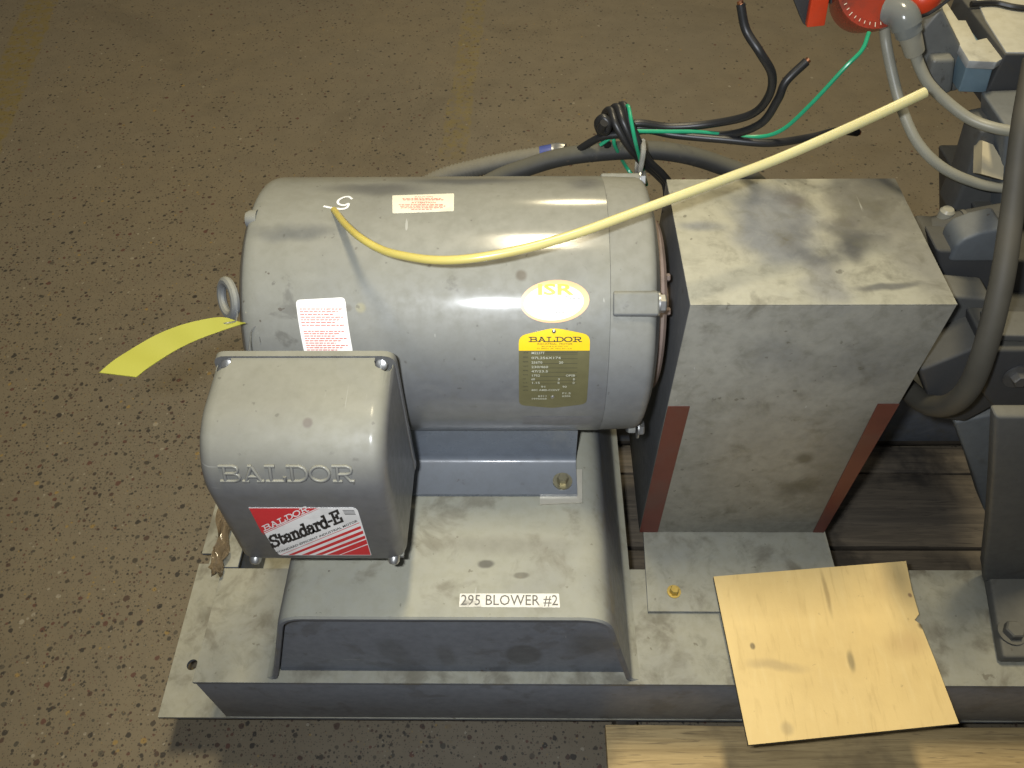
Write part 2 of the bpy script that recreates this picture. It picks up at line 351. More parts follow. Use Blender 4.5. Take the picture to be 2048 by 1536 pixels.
M['redplastic'] = plain('red_plastic', (.62, .055, .015), .35, 0, .15, 40, dirt=.2)
M['redclear'] = plain('clear_red_plastic', (.42, .06, .03), .25, 0, .3, 35, dirt=.6, **{'Transmission Weight': .35})
M['fitting'] = plain('smoky_clear_plastic', (.27, .285, .26), .18, 0, .12, 40, **{'Transmission Weight': .35})
M['collar'] = plain('tan_plastic_collar', (.30, .285, .22), .4, 0, .15, 40)
M['white'] = plain('white_label_vinyl', (.78, .76, .72), .38, 0, .05, 60, dirt=.18)
M['cream'] = plain('cream_label_vinyl', (.68, .64, .50), .45, 0, .08, 60, dirt=.2)
M['strip'] = plain('grimy_white_strip', (.66, .64, .56), .5, 0, .1, 55, dirt=.75)
M['markink'] = plain('faded_black_print', (.10, .095, .085), .5, 0, .3, 80)
M['redink'] = plain('red_label_ink', (.55, .14, .10), .5, 0, .1, 60)
M['redsticker'] = plain('red_sticker', (.56, .030, .035), .38, 0, .06, 60)
M['blackink'] = plain('black_label_ink', (.022, .02, .02), .45, 0, .1, 60)
M['greyink'] = plain('grey_label_ink', (.22, .21, .19), .5, 0, .1, 60)
M['yellowplate'] = plain('yellow_plate_enamel', (.78, .52, .012), .35, 0, .06, 80)
M['plate'] = plain('brushed_nameplate', (.150, .138, .066), .36, .25, .18, 70)
M['stamp'] = plain('stamped_bright_characters', (.62, .62, .50), .35, .4, .1, 90)
M['orange'] = plain('pale_orange_print', (.72, .40, .18), .4, 0, .1, 60)
M['yellowprint'] = plain('yellow_print', (.78, .55, .02), .4, 0, .05, 60)
M['chalk'] = plain('white_paint_marker', (.75, .75, .72), .8, 0, .1, 90)
M['tag'] = plain('yellow_green_card', (.29, .285, .034), .6, 0, .08, 12, bump=0)
M['wire'] = plain('bright_wire', (.6, .6, .57), .25, .9, .1, 90)
M['wrap'] = plain('clear_stretch_wrap', (.30, .235, .15), .10, 0, .35, 22, bump=0, **{'Transmission Weight': .25})
M['smudge'] = paint('scraped_label_residue', (.16, .16, .165), (.2, .2, .19), .2, .3, .5, lo=.4)
def yellow_tube():
    t = NT('yellow_clear_tubing'); x = t.xyz(t.pos)[0]
    n = t.noise(14, 3); c = t.mix(t.math('ADD', t.rng(x, -.25, .35), t.math('MULTIPLY', n, .1), clamp=True), (.47, .38, .085), (.56, .51, .25))
    return t.out(c, .28, 0, .5, **{'Subsurface Weight': .15, 'Subsurface Radius': (.004, .003, .001)})
M['ytube'] = yellow_tube()
def floor_mat():
    t = NT('worn_aggregate_concrete'); X = t.xyz(t.pos)
    n1 = t.noise(1.1, 5, .6); n2 = t.noise(9, 6, .65); n3 = t.noise(160, 3, .6)
    c = t.mix(t.rng(n1, .3, .7), (.158, .134, .094), (.174, .142, .090))
    c = t.mix(t.math('MULTIPLY', t.rng(n2, .3, .75), .45), c, (.112, .094, .066))
    big = t.noise(.75, 6, .62, .8); c = t.mix(t.math('MULTIPLY', t.rng(big, .50, .70), .5), c, (.080, .066, .044)); c = t.mix(t.math('MULTIPLY', t.rng(t.noise(3.2, 6, .68, 1.2), .56, .70), .35), c, (.18, .152, .105))
    c = t.mix(t.math('MULTIPLY', t.rng(n3, .35, .75), .25), c, (.17, .14, .09))
    vis = t.rng(X[1], 3.2, 1.2, .35, 1.0)
    vx = t.rng(X[0], .9, -.5, .45, 1.0)
    vis = t.math('MULTIPLY', vis, vx)
    pal = [(0, (.020, .018, .016)), (.22, (.036, .030, .022)), (.42, (.052, .028, .020)), (.56, (.085, .034, .024)), (.66, (.045, .042, .032)), (.78, (.066, .056, .040)), (.89, (.24, .16, .05)), (.925, (.26, .23, .17)), (.955, (.15, .12, .075))]
    # exposed pebbles of three sizes, each with its own outline and colour
    for scale, dens, rad, st in ((50, .40, .36, .85), (100, .48, .38, .8), (32, .14, .29, .85), (230, .45, .42, .6)):
        w = t.vm('ADD', t.pos, t.vm('MULTIPLY', t.vm('SUBTRACT', t.n_color(scale * 2.2), (.5, .5, .5)), (.28 / scale,) * 3))
        w = t.vm('MULTIPLY', w, (1 if scale != 46 else .8, 1 if scale != 95 else .8, 0))
        v = t.n('ShaderNodeTexVoronoi', voronoi_dimensions='2D'); t.put(v.inputs['Vector'], w); v.inputs['Scale'].default_value = scale; v.inputs['Randomness'].default_value = 1
        r = t.xyz(v.outputs['Color']); ramp = t.n('ShaderNodeValToRGB'); e = ramp.color_ramp; e.interpolation = 'CONSTANT'
        while len(e.elements) < len(pal): e.elements.new(.5)
        for q, (p, cc) in zip(e.elements, pal): q.position = p; q.color = (*cc, 1)
        t.put(ramp.inputs[0], r[0])
        sel = t.math('LESS_THAN', r[1], t.math('MULTIPLY', vis, dens))
        rr = t.math('MULTIPLY_ADD', r[2], rad * .8, rad * .22)
        m = t.math('MULTIPLY', t.rng(t.math('SUBTRACT', rr, v.outputs['Distance']), 0.0, .10), sel)
        c = t.mix(t.math('MULTIPLY', m, st), c, ramp.outputs[0])
    # worn yellow floor lines
    def line(cx, cy, dx, dy, hw, y0, y1, st, cut):
        L = math.hypot(dx, dy); nx, ny = dy / L, -dx / L
        d = t.math('ADD', t.math('MULTIPLY', t.math('SUBTRACT', X[0], cx), nx), t.math('MULTIPLY', t.math('SUBTRACT', X[1], cy), ny))
        d = t.math('ABSOLUTE', t.math('MULTIPLY_ADD', t.noise(12, 4), .05, t.math('SUBTRACT', d, .025)))
        m = t.math('MULTIPLY', t.rng(d, hw, hw * .8), t.rng(X[1], y0, y0 + .15)); m = t.math('MULTIPLY', m, t.rng(X[1], y1 + .2, y1))
        return t.math('MULTIPLY', m, t.math('MULTIPLY', t.rng(t.noise(26, 8, .75), cut, cut + .16), st))
    c = t.mix(line(-.245, 3.1, .03, 1, .055, 2.45, 9, .42, .42), c, (.20, .150, .022))
    c = t.mix(line(-2.24, 3.5, -.2, 1, .085, -2, 9, .6, .40), c, (.17, .125, .020))
    t.bump(t.math('ADD', n2, t.math('MULTIPLY', n3, .5)), .15, .002)
    return t.out(c, t.math('MULTIPLY_ADD', n2, .3, .45), 0, .35)
def _nc(s, scale):
    x = s.n('ShaderNodeTexNoise'); s.put(x.inputs['Vector'], s.pos); x.inputs['Scale'].default_value = scale; x.inputs['Detail'].default_value = 2; return x.outputs['Color']
NT.n_color = _nc
M['floor'] = floor_mat()
def wood(name, a, b, dark, fine=1.0, dirt=.5):
    t = NT(name); oi = t.n('ShaderNodeObjectInfo')
    p = t.vm('ADD', t.pos, t.vm('SCALE', (3.1, 1.7, 2.3), None))
    sc = t.n('ShaderNodeVectorMath', operation='MULTIPLY'); t.put(sc.inputs[0], t.pos); sc.inputs[1].default_value = (2.2, 42 * fine, 42 * fine)
    ad = t.n('ShaderNodeVectorMath', operation='ADD'); t.put(ad.inputs[0], sc.outputs[0]); t.put(ad.inputs[1], oi.outputs['Random'])
    n = t.noise(1.6, 8, .65, 1.4, ad.outputs[0]); n2 = t.noise(6, 5, .6); n3 = t.noise(3, 3, .5, 3.0, ad.outputs[0])
    c = t.mix(t.rng(n, .3, .7), a, b); c = t.mix(t.math('MULTIPLY', t.rng(n3, .56, .72), .55), c, dark)
    c = t.mix(t.math('MULTIPLY', t.rng(n2, .5, .68), dirt), c, dark)
    c = t.mix(1.0, c, t.math('MULTIPLY_ADD', oi.outputs['Random'], .4, .8), 'MULTIPLY')
    t.bump(n, .5, .003); return t.out(c, .75, 0, .3)
M['pallet'] = wood('weathered_pallet_wood', (.47, .35, .17), (.31, .225, .105), (.09, .07, .045), dirt=.4)
M['palletold'] = wood('grimy_pallet_wood', (.125, .103, .074), (.075, .063, .047), (.018, .016, .014), dirt=.75)
def board_mat():
    t = NT('tan_sheet_face'); n1 = t.noise(4, 5, .6); n2 = t.noise(24, 5, .6); n3 = t.noise(300, 3)
    c = t.mix(t.rng(n1, .3, .7), (.74, .55, .235), (.66, .48, .195)); c = t.mix(t.math('MULTIPLY', t.rng(n2, .4, .8), .2), c, (.50, .36, .16))
    for cc, rr, bc, st, so, wp in (((.435, .50, .355), (.05, .012, .05), (.40, .30, .15), .55, .7, .03), ((.56, .505, .355), (.007, .022, .05), (.20, .16, .08), .7, .6, .009), ((.70, .565, .37), (.014, .010, .06), (.05, .04, .03), .95, .4, .006), ((.545, .63, .37), (.005, .05, .05), (.34, .24, .10), .7, .7, .006),
        ((.68, .64, .37), (.06, .05, .06), (.50, .36, .16), .5, .8, .03), ((.40, .535, .36), (.005, .007, .04), (.14, .11, .06), .8, .5, .003), ((.66, .53, .36), (.04, .03, .06), (.48, .32, .14), .5, .8, .02), ((.43, .40, .36), (.012, .012, .06), (.42, .32, .16), .6, .6, .01), ((.69, .62, .37), (.004, .005, .05), (.2, .12, .07), .8, .5, .003)):
        c = t.mix(t.math('MULTIPLY', t.blob(cc, rr, so, wp), st), c, bc)
    fb = t.noise(1.0, 5, .6, .6, t.vm('MULTIPLY', t.pos, (95, 14, 40)))
    c = t.mix(t.math('MULTIPLY', t.rng(fb, .52, .75), .22), c, (.80, .64, .32)); c = t.mix(t.math('MULTIPLY', t.rng(fb, .46, .28), .25), c, (.40, .27, .10))
    c = t.mix(t.math('MULTIPLY', t.rng(t.noise(55, 4), .69, .74), .35), c, (.25, .17, .08))
    t.bump(t.math('ADD', n3, t.math('MULTIPLY', n2, 2)), .16, .0012); return t.out(c, .62, 0, .3)
M['board'] = board_mat()
M['boardedge'] = plain('grimy_sheet_edge', (.10, .085, .055), .8, 0, .3, 40)
# ------------------------------------------------------------------ the floor
bm = nb(); faces_poly(bm, [(-9, -4, 0), (9, -4, 0), (9, 14, 0), (-9, 14, 0)])
fl = obj('concrete_floor', bm, M['floor']); fl['kind'] = 'structure'
# ------------------------------------------------------------------ wooden pallet
pal = thing('wooden_pallet', 'wooden pallet of worn boards under the grey steel skid', 'pallet', (.75, .85, 0))
ys = [(.31, .4685, 'pallet'), (.505, .655, 'palletold'), (.665, .842, 'palletold'), (.850, 1.040, 'palletold'), (1.047, 1.122, 'palletold'), (1.14, 1.29, 'palletold'), (1.31, 1.45, 'palletold')]
for i, (a, b, mm) in enumerate(ys):
    bm = nb(); x0 = .156 - .012 * (i % 2); box(bm, x0, 1.42, a, b, BOT - .022 - .002 * (i == 4), BOT - .001 * (i % 3) - .001, .002)
    bmesh.ops.subdivide_edges(bm, edges=[e for e in bm.edges if e.calc_length() > .5], cuts=14)
    for v in bm.verts: v.co.z += .0012 * math.sin(v.co.x * 9 + i * 2); v.co.y += .0012 * math.sin(v.co.x * 7 + i)
    obj('board', bm, M[mm], pal)
for x in (.20, .72, 1.30):
    bm = nb(); box(bm, x - .02, x + .02, .325, 1.44, .016, BOT - .026, .002); obj('stringer', bm, M['palletold'], pal)
for y in (.37, .85, 1.38):
    bm = nb(); box(bm, .17, 1.42, y - .045, y + .045, .0, .015, .001); obj('bottom_board', bm, M['palletold'], pal)
# ------------------------------------------------------------------ steel skid
sk = thing('steel_skid', 'grey painted steel skid base with a raised motor pedestal, lying on the pallet', 'machine base', (0, .8, BOT))
XL, XR, Y0, YR = -.577, 1.42, .477, .692
bm = nb(); box(bm, XL, XR, Y0 - .002, YR, TOP - .009, TOP, .0025); obj('front_rail_top', bm, M['skid'], sk)
bm = nb(); prism(bm, [(XL + .003, Y0, TOP - .0095), (XR, Y0, TOP - .0095), (XR, Y0 + .0005, BOT + .0085), (XL + .003, Y0 + .0005, BOT + .0085)], (0, .009, 0), .001); obj('front_rail_web', bm, M['panel'], sk)
bm = nb(); b2 = [(-.7068, Y0 - .001, BOT), (XR, Y0 - .001, BOT), (XR, .60, BOT), (.12, .60, BOT), (.12, 1.30, BOT), (-.715, 1.30, BOT), (-.712, .825, BOT), (-.690, .825, BOT), (-.690, .800, BOT), (-.7115, .800, BOT)]
prism(bm, b2, (0, 0, .008))
o = obj('bottom_flange', bm, M['skid'], sk)
c = nb(); disc(c, (-.6672, .578, BOT - .02), (-.6672, .578, BOT + .03), .011, 20); c = obj('cut', c, M['skid'])
boolean(o, c)
bm = nb(); box(bm, XL, XL + .009, YR + .0005, 1.30, BOT + .0085, TOP - .009, .001); obj('end_rail_web', bm, M['skid'], sk)
bm = nb(); box(bm, XL - .004, XL + .030, YR + .002, 1.30, TOP - .0085, TOP - .001, .002); obj('end_rail_top', bm, M['skid'], sk)
bm = nb(); box(bm, XL + .01, XR, 1.130, 1.139, BOT + .0085, TOP - .009, .001); obj('rear_rail_web', bm, M['skid'], sk)
bm = nb(); box(bm, XL, XR, 1.128, 1.33, TOP - .0088, TOP - .0005, .002); obj('rear_rail_top', bm, M['skid'], sk)
# pedestal: bent plate with flared sides, open at the front
ZD = .595
prof = rrect([(-.448, TOP + .0005), (-.436, TOP + .006), (-.366, ZD), (.127, ZD), (.186, TOP + .006), (.200, TOP + .0005)], [0, .008, .035, .045, .008, 0], 6)
def offs(p, d):
    out = []
    for i in range(len(p)):
        a = Vector(p[max(i - 1, 0)]); b = Vector(p[min(i + 1, len(p) - 1)]); t = (b - a).normalized(); out.append((p[i][0] + t.y * d, p[i][1] - t.x * d))
    return out
inn = offs(prof, .009)
bm = nb(); rows = []
ysec = [(.481, -.004), (.484, -.0008), (.492, 0), (.70, 0), (.95, 0), (1.10, 0)]
for y, dz in ysec:
    po = offs(prof, -dz * -1 if False else -dz)
    rows.append([bm.verts.new((p[0], y, p[1])) for p in po] + [bm.verts.new((p[0], y, p[1])) for p in inn[::-1]])
n = len(rows[0])
for a, b in zip(rows, rows[1:]):
    for k in range(n): bm.faces.new((a[k], a[(k + 1) % n], b[(k + 1) % n], b[k]))
bm.faces.new(rows[0]); bm.faces.new(rows[-1][::-1])
bmesh.ops.triangulate(bm, faces=[f for f in bm.faces if len(f.verts) > 4])
obj('motor_pedestal', bm, M['deck'], sk, 40)
bm = nb(); q = offs(prof, .0105); pts = [(p[0], .500, p[1]) for p in q if p[1] > TOP + .006]
pts = [(pts[0][0], .496, TOP + .002)] + pts + [(pts[-1][0], .496, TOP + .002)]
prism(bm, pts, (0, .004, 0)); obj('pedestal_front_panel', bm, M['panel'], sk)
# stretch wrap left on the end rail
wr = thing('stretch_wrap', 'crumpled shiny strands of clear brown wrap along the left rail of the skid', 'plastic wrap', (-0.5935, 0.7706, 0.34))
for k, pts in enumerate(([(-0.6035, 0.904, 0.342), (-0.5972, 0.8556, 0.342), (-0.5958, 0.8032, 0.342), (-0.5925, 0.753, 0.342), (-0.5881, 0.7153, 0.342), (-0.5821, 0.6757, 0.342)], [(-0.5886, 0.8792, 0.352), (-0.5809, 0.8202, 0.352), (-0.5792, 0.775, 0.352), (-0.5756, 0.7313, 0.352), (-0.5752, 0.6944, 0.352), (-0.5727, 0.6688, 0.352)], [(-0.6078, 0.8821, 0.338), (-0.6041, 0.8286, 0.338), (-0.6007, 0.7773, 0.338), (-0.5958, 0.7334, 0.338), (-0.5923, 0.6963, 0.338), (-0.5909, 0.6756, 0.338)], [(-0.5859, 0.8574, 0.358), (-0.5837, 0.8052, 0.358), (-0.5789, 0.7606, 0.358), (-0.5791, 0.7175, 0.358), (-0.5752, 0.6862, 0.358), (-0.5743, 0.6709, 0.358)])):
    bm = nb(); q = crom(pts, 8); rws = []
    for i, p in enumerate(q):
        a = .9 * math.sin(i * .33 + k * 1.9) + k; w = .0095 + .003 * math.sin(i * .5 + k)
        rws.append([bm.verts.new(p + Vector((math.cos(a) * w * t, 0, abs(math.sin(a)) * w * t + .003 * (1 - t * t)))) for t in (-1, -.5, 0, .5, 1)])
    for a, b in zip(rws, rws[1:]):
        for j in range(4): bm.faces.new((a[j], a[j + 1], b[j + 1], b[j]))
    bmesh.ops.solidify(bm, geom=bm.faces[:], thickness=.0015); obj('wrap_strand', bm, M['wrap'], wr, 70)
# the stick-on marker on the pedestal
def deckmap(u, v, h): return (u, v, ZD + .0004 + h)
bm = nb(); qd = [(-.0968, .4990), (.0540, .4985), (.0530, .5207), (-.0964, .5203)]
sheet(bm, rrect(qd, .0012, 2), deckmap, .0004, 6)
lab = obj('marker_strip', bm, M['strip'], sk, label='white printed strip on the pedestal edge')
bm = nb(); text_on(bm, '295 BLOWER #2', -.0950, .5020, .1460, .0165, deckmap, .0007, 0, .004); obj('lettering', bm, M['markink'], lab)
# ------------------------------------------------------------------ motor
YC, ZC, RM = .90, .83, .198
mo = thing('electric_motor', 'grey cylindrical electric motor with a front terminal box, bolted on the skid pedestal', 'electric motor', (-.1, YC, ZD))
X0, X1, X2 = -.389, .1165, .187
bm = nb(); pr = [(X0 + .002, 0), (X0 + .002, .125), (X0 - .003, .150), (X0 + .000, .180), (X0 + .006, .1895)] 
for k in range(7):
    a = math.pi / 2 * k / 6; pr.append((X0 + .026 - .020 * math.cos(a), RM - .010 + .010 * math.sin(a)))
pr += [(X0 + .10, RM), (X1 - .10, RM), (X1 - .0005, RM), (X1 - .0005, 0)]
lathe(bm, (0, YC, ZC), (1, 0, 0), pr, 144); obj('motor_shell', bm, M['motor'], mo)
bm = nb(); pr = [(X1, 0), (X1, RM - .0011), (X1 + .001, RM - .0007), (X2 - .020, RM - .0022)]
for k in range(1, 7):
    a = math.pi / 2 * k / 6; pr.append((X2 - .020 + .014 * math.sin(a), RM - .0162 + .014 * math.cos(a)))
pr += [(X2, RM - .03), (X2 + .004, .15), (X2 + .004, 0)]
lathe(bm, (0, YC, ZC), (1, 0, 0), pr, 144); eb = obj('end_bell', bm, M['motor_cast'], mo)
def cyp(x, a, r=RM): return Vector((x, YC - r * math.cos(math.radians(a)), ZC + r * math.sin(math.radians(a))))
for a in (45, 135, -40, -140):
    bm = nb(); d = cyp(0, a, 1) - Vector((0, YC, ZC)); tn = Vector((1, 0, 0)).cross(d)
    c0 = cyp(X1 + .003, a, RM - .008)
    pts = [c0 + tn * -.019, c0 + tn * -.015 + d * .0125, c0 + tn * .015 + d * .0125, c0 + tn * .019]
    prism(bm, pts, (X2 - X1 - .010, 0, 0), .003, 3) if a > 0 else prism(bm, [p + Vector((.044, 0, 0)) for p in pts], (.012, 0, 0), .002, 2); obj('bolt_boss', bm, M['motor_cast'], eb)
    bm = nb(); hexbolt(bm, cyp(X2 - .008, a, RM - .003), (1, 0, 0), .0125, .009); obj('boss_bolt', bm, M['zinc'], eb)
bm = nb(); lathe(bm, (0, YC, ZC), (1, 0, 0), [(X2 + .003, .135), (X2 + .012, .136), (X2 + .0165, .131), (X2 + .017, .06), (X2 + .021, .055), (X2 + .021, .03), (X2 + .07, .03), (X2 + .07, 0)], 72)
bc = obj('bearing_cap', bm, M['rust'], mo)
for a in (40, 64):
    bm = nb(); hexbolt(bm, cyp(X2 + .016, a, .118), (1, 0, 0), .006, .006); obj('cap_bolt', bm, M['rust'], bc)
# lug at the top left of the fan end
bm = nb(); c0 = cyp(X0 + .019, 84, RM - .010); lathe(bm, c0, (-1, 0, 0), [(0, .014), (.010, .0135), (.016, .011), (.018, 0)], 20); obj('fan_cover_lug', bm, M['motor_cast'], mo)
# feet
def foot(yf, yw, name):
    s = 1 if yw > yf else -1
    prof = [(yf, ZD + .004), (yf, ZD + .0105), (yw - s * .008, ZD + .0125), (yw - s * .002, ZD + .017), (yw, ZD + .024), (yw + s * .004, ZC - math.sqrt(max(RM ** 2 - (yw + s * .004 - YC) ** 2, 0)) + .004),
            (yw + s * .012, ZC - math.sqrt(RM ** 2 - (yw + s * .012 - YC) ** 2) + .006), (yw + s * .009, ZD + .026), (yw + s * .004, ZD + .010), (yw - s * .008, ZD + .004)]
    bm = nb(); prism(bm, [(-.335, y, z) for y, z in prof], (.4225, 0, 0)); return obj(name, bm, M['foot'], mo, 50)
ft = foot(.689, .757, 'motor_foot'); foot(1.111, 1.043, 'motor_foot')
bm = nb(); hexbolt(bm, (.0640, .7130, ZD + .0112), (0, 0, 1), .0095, .011, 1.7); obj('foot_bolt', bm, M['dullbolt'], ft)
bm = nb(); hexbolt(bm, (-.31, .7130, ZD + .0112), (0, 0, 1), .0095, .011, 1.7); obj('foot_bolt', bm, M['dullbolt'], ft)
bm = nb(); prism(bm, [(.0260, .6745, ZD + .0006), (.0955, .6780, ZD + .0006), (.0985, .7425, ZD + .0006), (.0860, .7425, ZD + .0006), (.0840, .735, ZD + .0006), (.03, .735, ZD + .0006)], (0, 0, .0032))
obj('foot_shim', bm, M['shim'], mo)
# labels wrapped on the shell: u = along the axis, v = arc length from the front
def cm(u, v, h):
    a = v / RM; r = RM + .00025 + h; return (u, YC - r * math.cos(a), ZC + r * math.sin(a))
D = math.radians(1) * RM
def dashes(bm, rows, u0, u1, skew=0.0, h=.0006, lh=.0012, seed=1):
    rnd = random.Random(seed)
    for v, a, b in rows:
        x = u0 + (u1 - u0) * a
        while x < u0 + (u1 - u0) * b:
            w = rnd.uniform(.0025, .007); e = min(x + w, u0 + (u1 - u0) * b)
            faces_poly(bm, [cm(x + skew * v, v - lh / 2 + (x - u0) * -.01, h), cm(e + skew * v, v - lh / 2, h), cm(e + skew * v, v + lh / 2, h), cm(x + skew * v, v + lh / 2, h)]); x = e + .0011
bm = nb(); sheet(bm, rrect([(-.2993, 25.5 * D), (-.2325, 25.5 * D), (-.2398, 47.8 * D), (-.3062, 46.8 * D)], .006), cm, .0003, 14)
lb = obj('warning_label', bm, M['white'], mo, label='white sticker with small red print above the terminal box')
bm = nb(); sk_ = -.087
def ruled(v, a, b): return (v * D, a, b)
text_on(bm, 'WARNING', -.2993 - .091 * 19.1 * D + .034, 44.6 * D, .014, .0018, cm, .0006, align='C')
dashes(bm, [ruled(43.3 - 1.05 * k, .0, .96 - .1 * (k % 3)) for k in range(7)] + [ruled(34.6 - .95 * k, .02, .97 - .13 * (k % 3)) for k in range(9)], -.2878, -.2278, -.091, seed=3)
obj('print', bm, M['redink'], lb)
bm = nb(); sheet(bm, rrect([(-.1812, 84.2 * D), (-.0965, 85.4 * D), (-.0985, 97.3 * D), (-.1858, 95.9 * D)], .002), cm, .0003, 8)
lb = obj('caution_label', bm, M['cream'], mo, label='cream sticker with red print on top of the motor')
bm = nb(); text_on(bm, 'CAUTION', -.141, 94.2 * D, .026, .0030, cm, .0006, align='C'); text_on(bm, 'ATTENTION', -.140, 90.2 * D, .034, .0034, cm, .0006, 0, .01, align='C')
dashes(bm, [ruled(v, a, b) for v, a, b in ((93.3, .1, .85), (92.5, .12, .9), (89.3, .05, .9), (88.4, .08, .95), (87.4, .1, .9), (86.5, .3, .7))], -.178, -.105, 0, seed=8)
obj('print', bm, M['redink'], lb)
# oval repair sticker
bm = nb(); ov = [(.0418 + .0462 * math.cos(t * math.pi / 18), (46.0 + 8.3 * math.sin(t * math.pi / 18) + 0.6 * math.cos(t * math.pi / 18)) * D) for t in range(36)]
sheet(bm, ov, cm, .0003, 18); lb = obj('oval_sticker', bm, M['orange'], mo, label='oval orange and white sticker above the nameplate')
bm = nb(); ov = [(.0405 + .0400 * math.cos(t * math.pi / 18), (45.6 + 6.9 * math.sin(t * math.pi / 18) + 0.6 * math.cos(t * math.pi / 18)) * D) for t in range(36)]
sheet(bm, ov, lambda u, v, h: cm(u, v, h + .00035), .0002, 16); obj('white_field', bm, M['white'], lb)
bm = nb(); text_on(bm, 'ISR', .0425, 48.6 * D, .050, .0140, cm, .00085, 0, .03, align='C'); obj('lettering', bm, M['yellowprint'], lb)
bm = nb()
for k, (v, a, b) in enumerate(((48.0, .48, .75), (47.2, .5, .95), (44.9, .28, .72), (44.2, .3, .7), (41.8, .5, .68))): dashes(bm, [(v * D, a, b)], .005, .080, 0, .0009, .0008, k)
obj('print', bm, M['greyink'], lb)
# nameplate
NX0, NX1 = -.0066, .0895
bm = nb(); npo = rrect([(NX0, -1.2 * D), ((NX0 + NX1) / 2, -3.2 * D), (NX1, -.4 * D), (NX1, 33.0 * D), ((NX0 + NX1) / 2 - .0005, 35.9 * D), (NX0, 32.6 * D)], [.009, .004, .009, .010, .012, .010])
sheet(bm, npo, cm, .0006, 20); lb = obj('nameplate', bm, M['plate'], mo, label='yellow topped nameplate riveted to the shell')
cut = 26.6 * D
up = [p for p in npo if p[1] > cut]; ii = up.index(min(up, key=lambda p: (p[1], p[0]))) if False else 0
upper = sorted(up, key=lambda p: math.atan2(p[1] - 29 * D, p[0] - .041)); upper = [(NX0, cut), (NX1, cut)] + [p for p in upper if p[1] > cut + 1e-4]
upper = sorted(upper, key=lambda p: math.atan2(p[1] - 29 * D, p[0] - .041))
bm = nb(); sheet(bm, upper, lambda u, v, h: cm(u, v, h + .00065), .0002, 10); obj('yellow_band', bm, M['yellowplate'], lb)
bm = nb(); st = .0094
letters_flat(bm, 'BALDOR', .0107, .0062, .0016, lambda u, v, h: cm(.0072 + u, 30.3 * D + v, .0009 + h)); 
text_on(bm, 'INDUSTRIAL  MOTOR', .0420, 29.0 * D, .048, .0026, cm, .0010, align='C'); text_on(bm, 'BALDOR ELECTRIC CO', .0420, 28.1 * D, .036, .0017, cm, .0010, align='C'); text_on(bm, 'FT SMITH  AR  MFG IN U.S.A.', .0420, 27.2 * D, .048, .0017, cm, .0010, align='C')
obj('lettering', bm, M['blackink'], lb)
bm = nb(); rws = [25.6, 23.6, 21.5, 19.5, 17.5, 15.5, 13.6, 11.8]
for v in rws + [26.3]:
    if v > 9: faces_poly(bm, [cm(.0095, (v - .55) * D, .0007), cm(.0735, (v - .55) * D, .0007), cm(.0735, (v - .42) * D, .0007), cm(.0095, (v - .42) * D, .0007)])
for x in (.0092, .0733): faces_poly(bm, [cm(x, 1 * D, .0008), cm(x + .0004, 1 * D, .0008), cm(x + .0004, 26.5 * D, .0008), cm(x, 26.5 * D, .0008)])
for k, s in enumerate(('CAT NO', 'SPEC', 'FRAME', 'VOLTS', 'AMPS', 'R.P.M.', 'HZ', 'S.F.', 'NEMA', 'RATING')): text_on(bm, s, .0078 - .0048 - .004, (25.5 - 1.98 * k) * D, .0072 if len(s) > 3 else .004, .0020, cm, .0009)
obj('ruling', bm, M['blackink'], lb)
bm = nb()
for s, x, v, w in (('M2237T', .0105, 25.5, .018), ('07L256X174', .0105, 23.4, .040), ('256T0', .0105, 21.4, .015), ('20', .048, 21.4, .006), ('230/460', .0105, 19.4, .023), ('47/23.5', .0105, 17.4, .023), ('1752', .0105, 15.4, .012), ('OPSB', .058, 15.4, .013), ('60', .0105, 13.6, .005), ('3', .047, 13.6, .003), ('B', .068, 13.6, .003), ('1.15', .0105, 11.8, .012), ('B', .047, 11.8, .003), ('D', .068, 11.8, .003),
                   ('91', .024, 9.8, .006), ('90', .054, 9.8, .006), ('40C AMB-CONT', .0105, 8.0, .040), ('F1.5', .054, 6.2, .012), ('6311', .020, 4.6, .012), ('6206', .054, 4.6, .012), ('1995068', .0105, 3.0, .022)):
    text_on(bm, s, x, (v - .35) * D, w, .0034, cm, .0011, 0, .012)
obj('stamping', bm, M['stamp'], lb)
for v in (34.4, 4.1):
    bm = nb(); p = Vector(cm(.0408, v * D, .0003)); d = (p - Vector((p.x, YC, ZC))).normalized(); lathe(bm, p, d, [(0, .0030), (.0011, .0027), (.002, .0016), (.0023, 0)], 14); obj('rivet', bm, M['zinc'], lb)
bm = nb(); sheet(bm, rrect([(-.0010, -19.5 * D), (.1005, -19.5 * D), (.1005, -10.5 * D), (-.0010, -10.5 * D)], .002), cm, .0002, 8); obj('label_residue', bm, M['smudge'], mo)
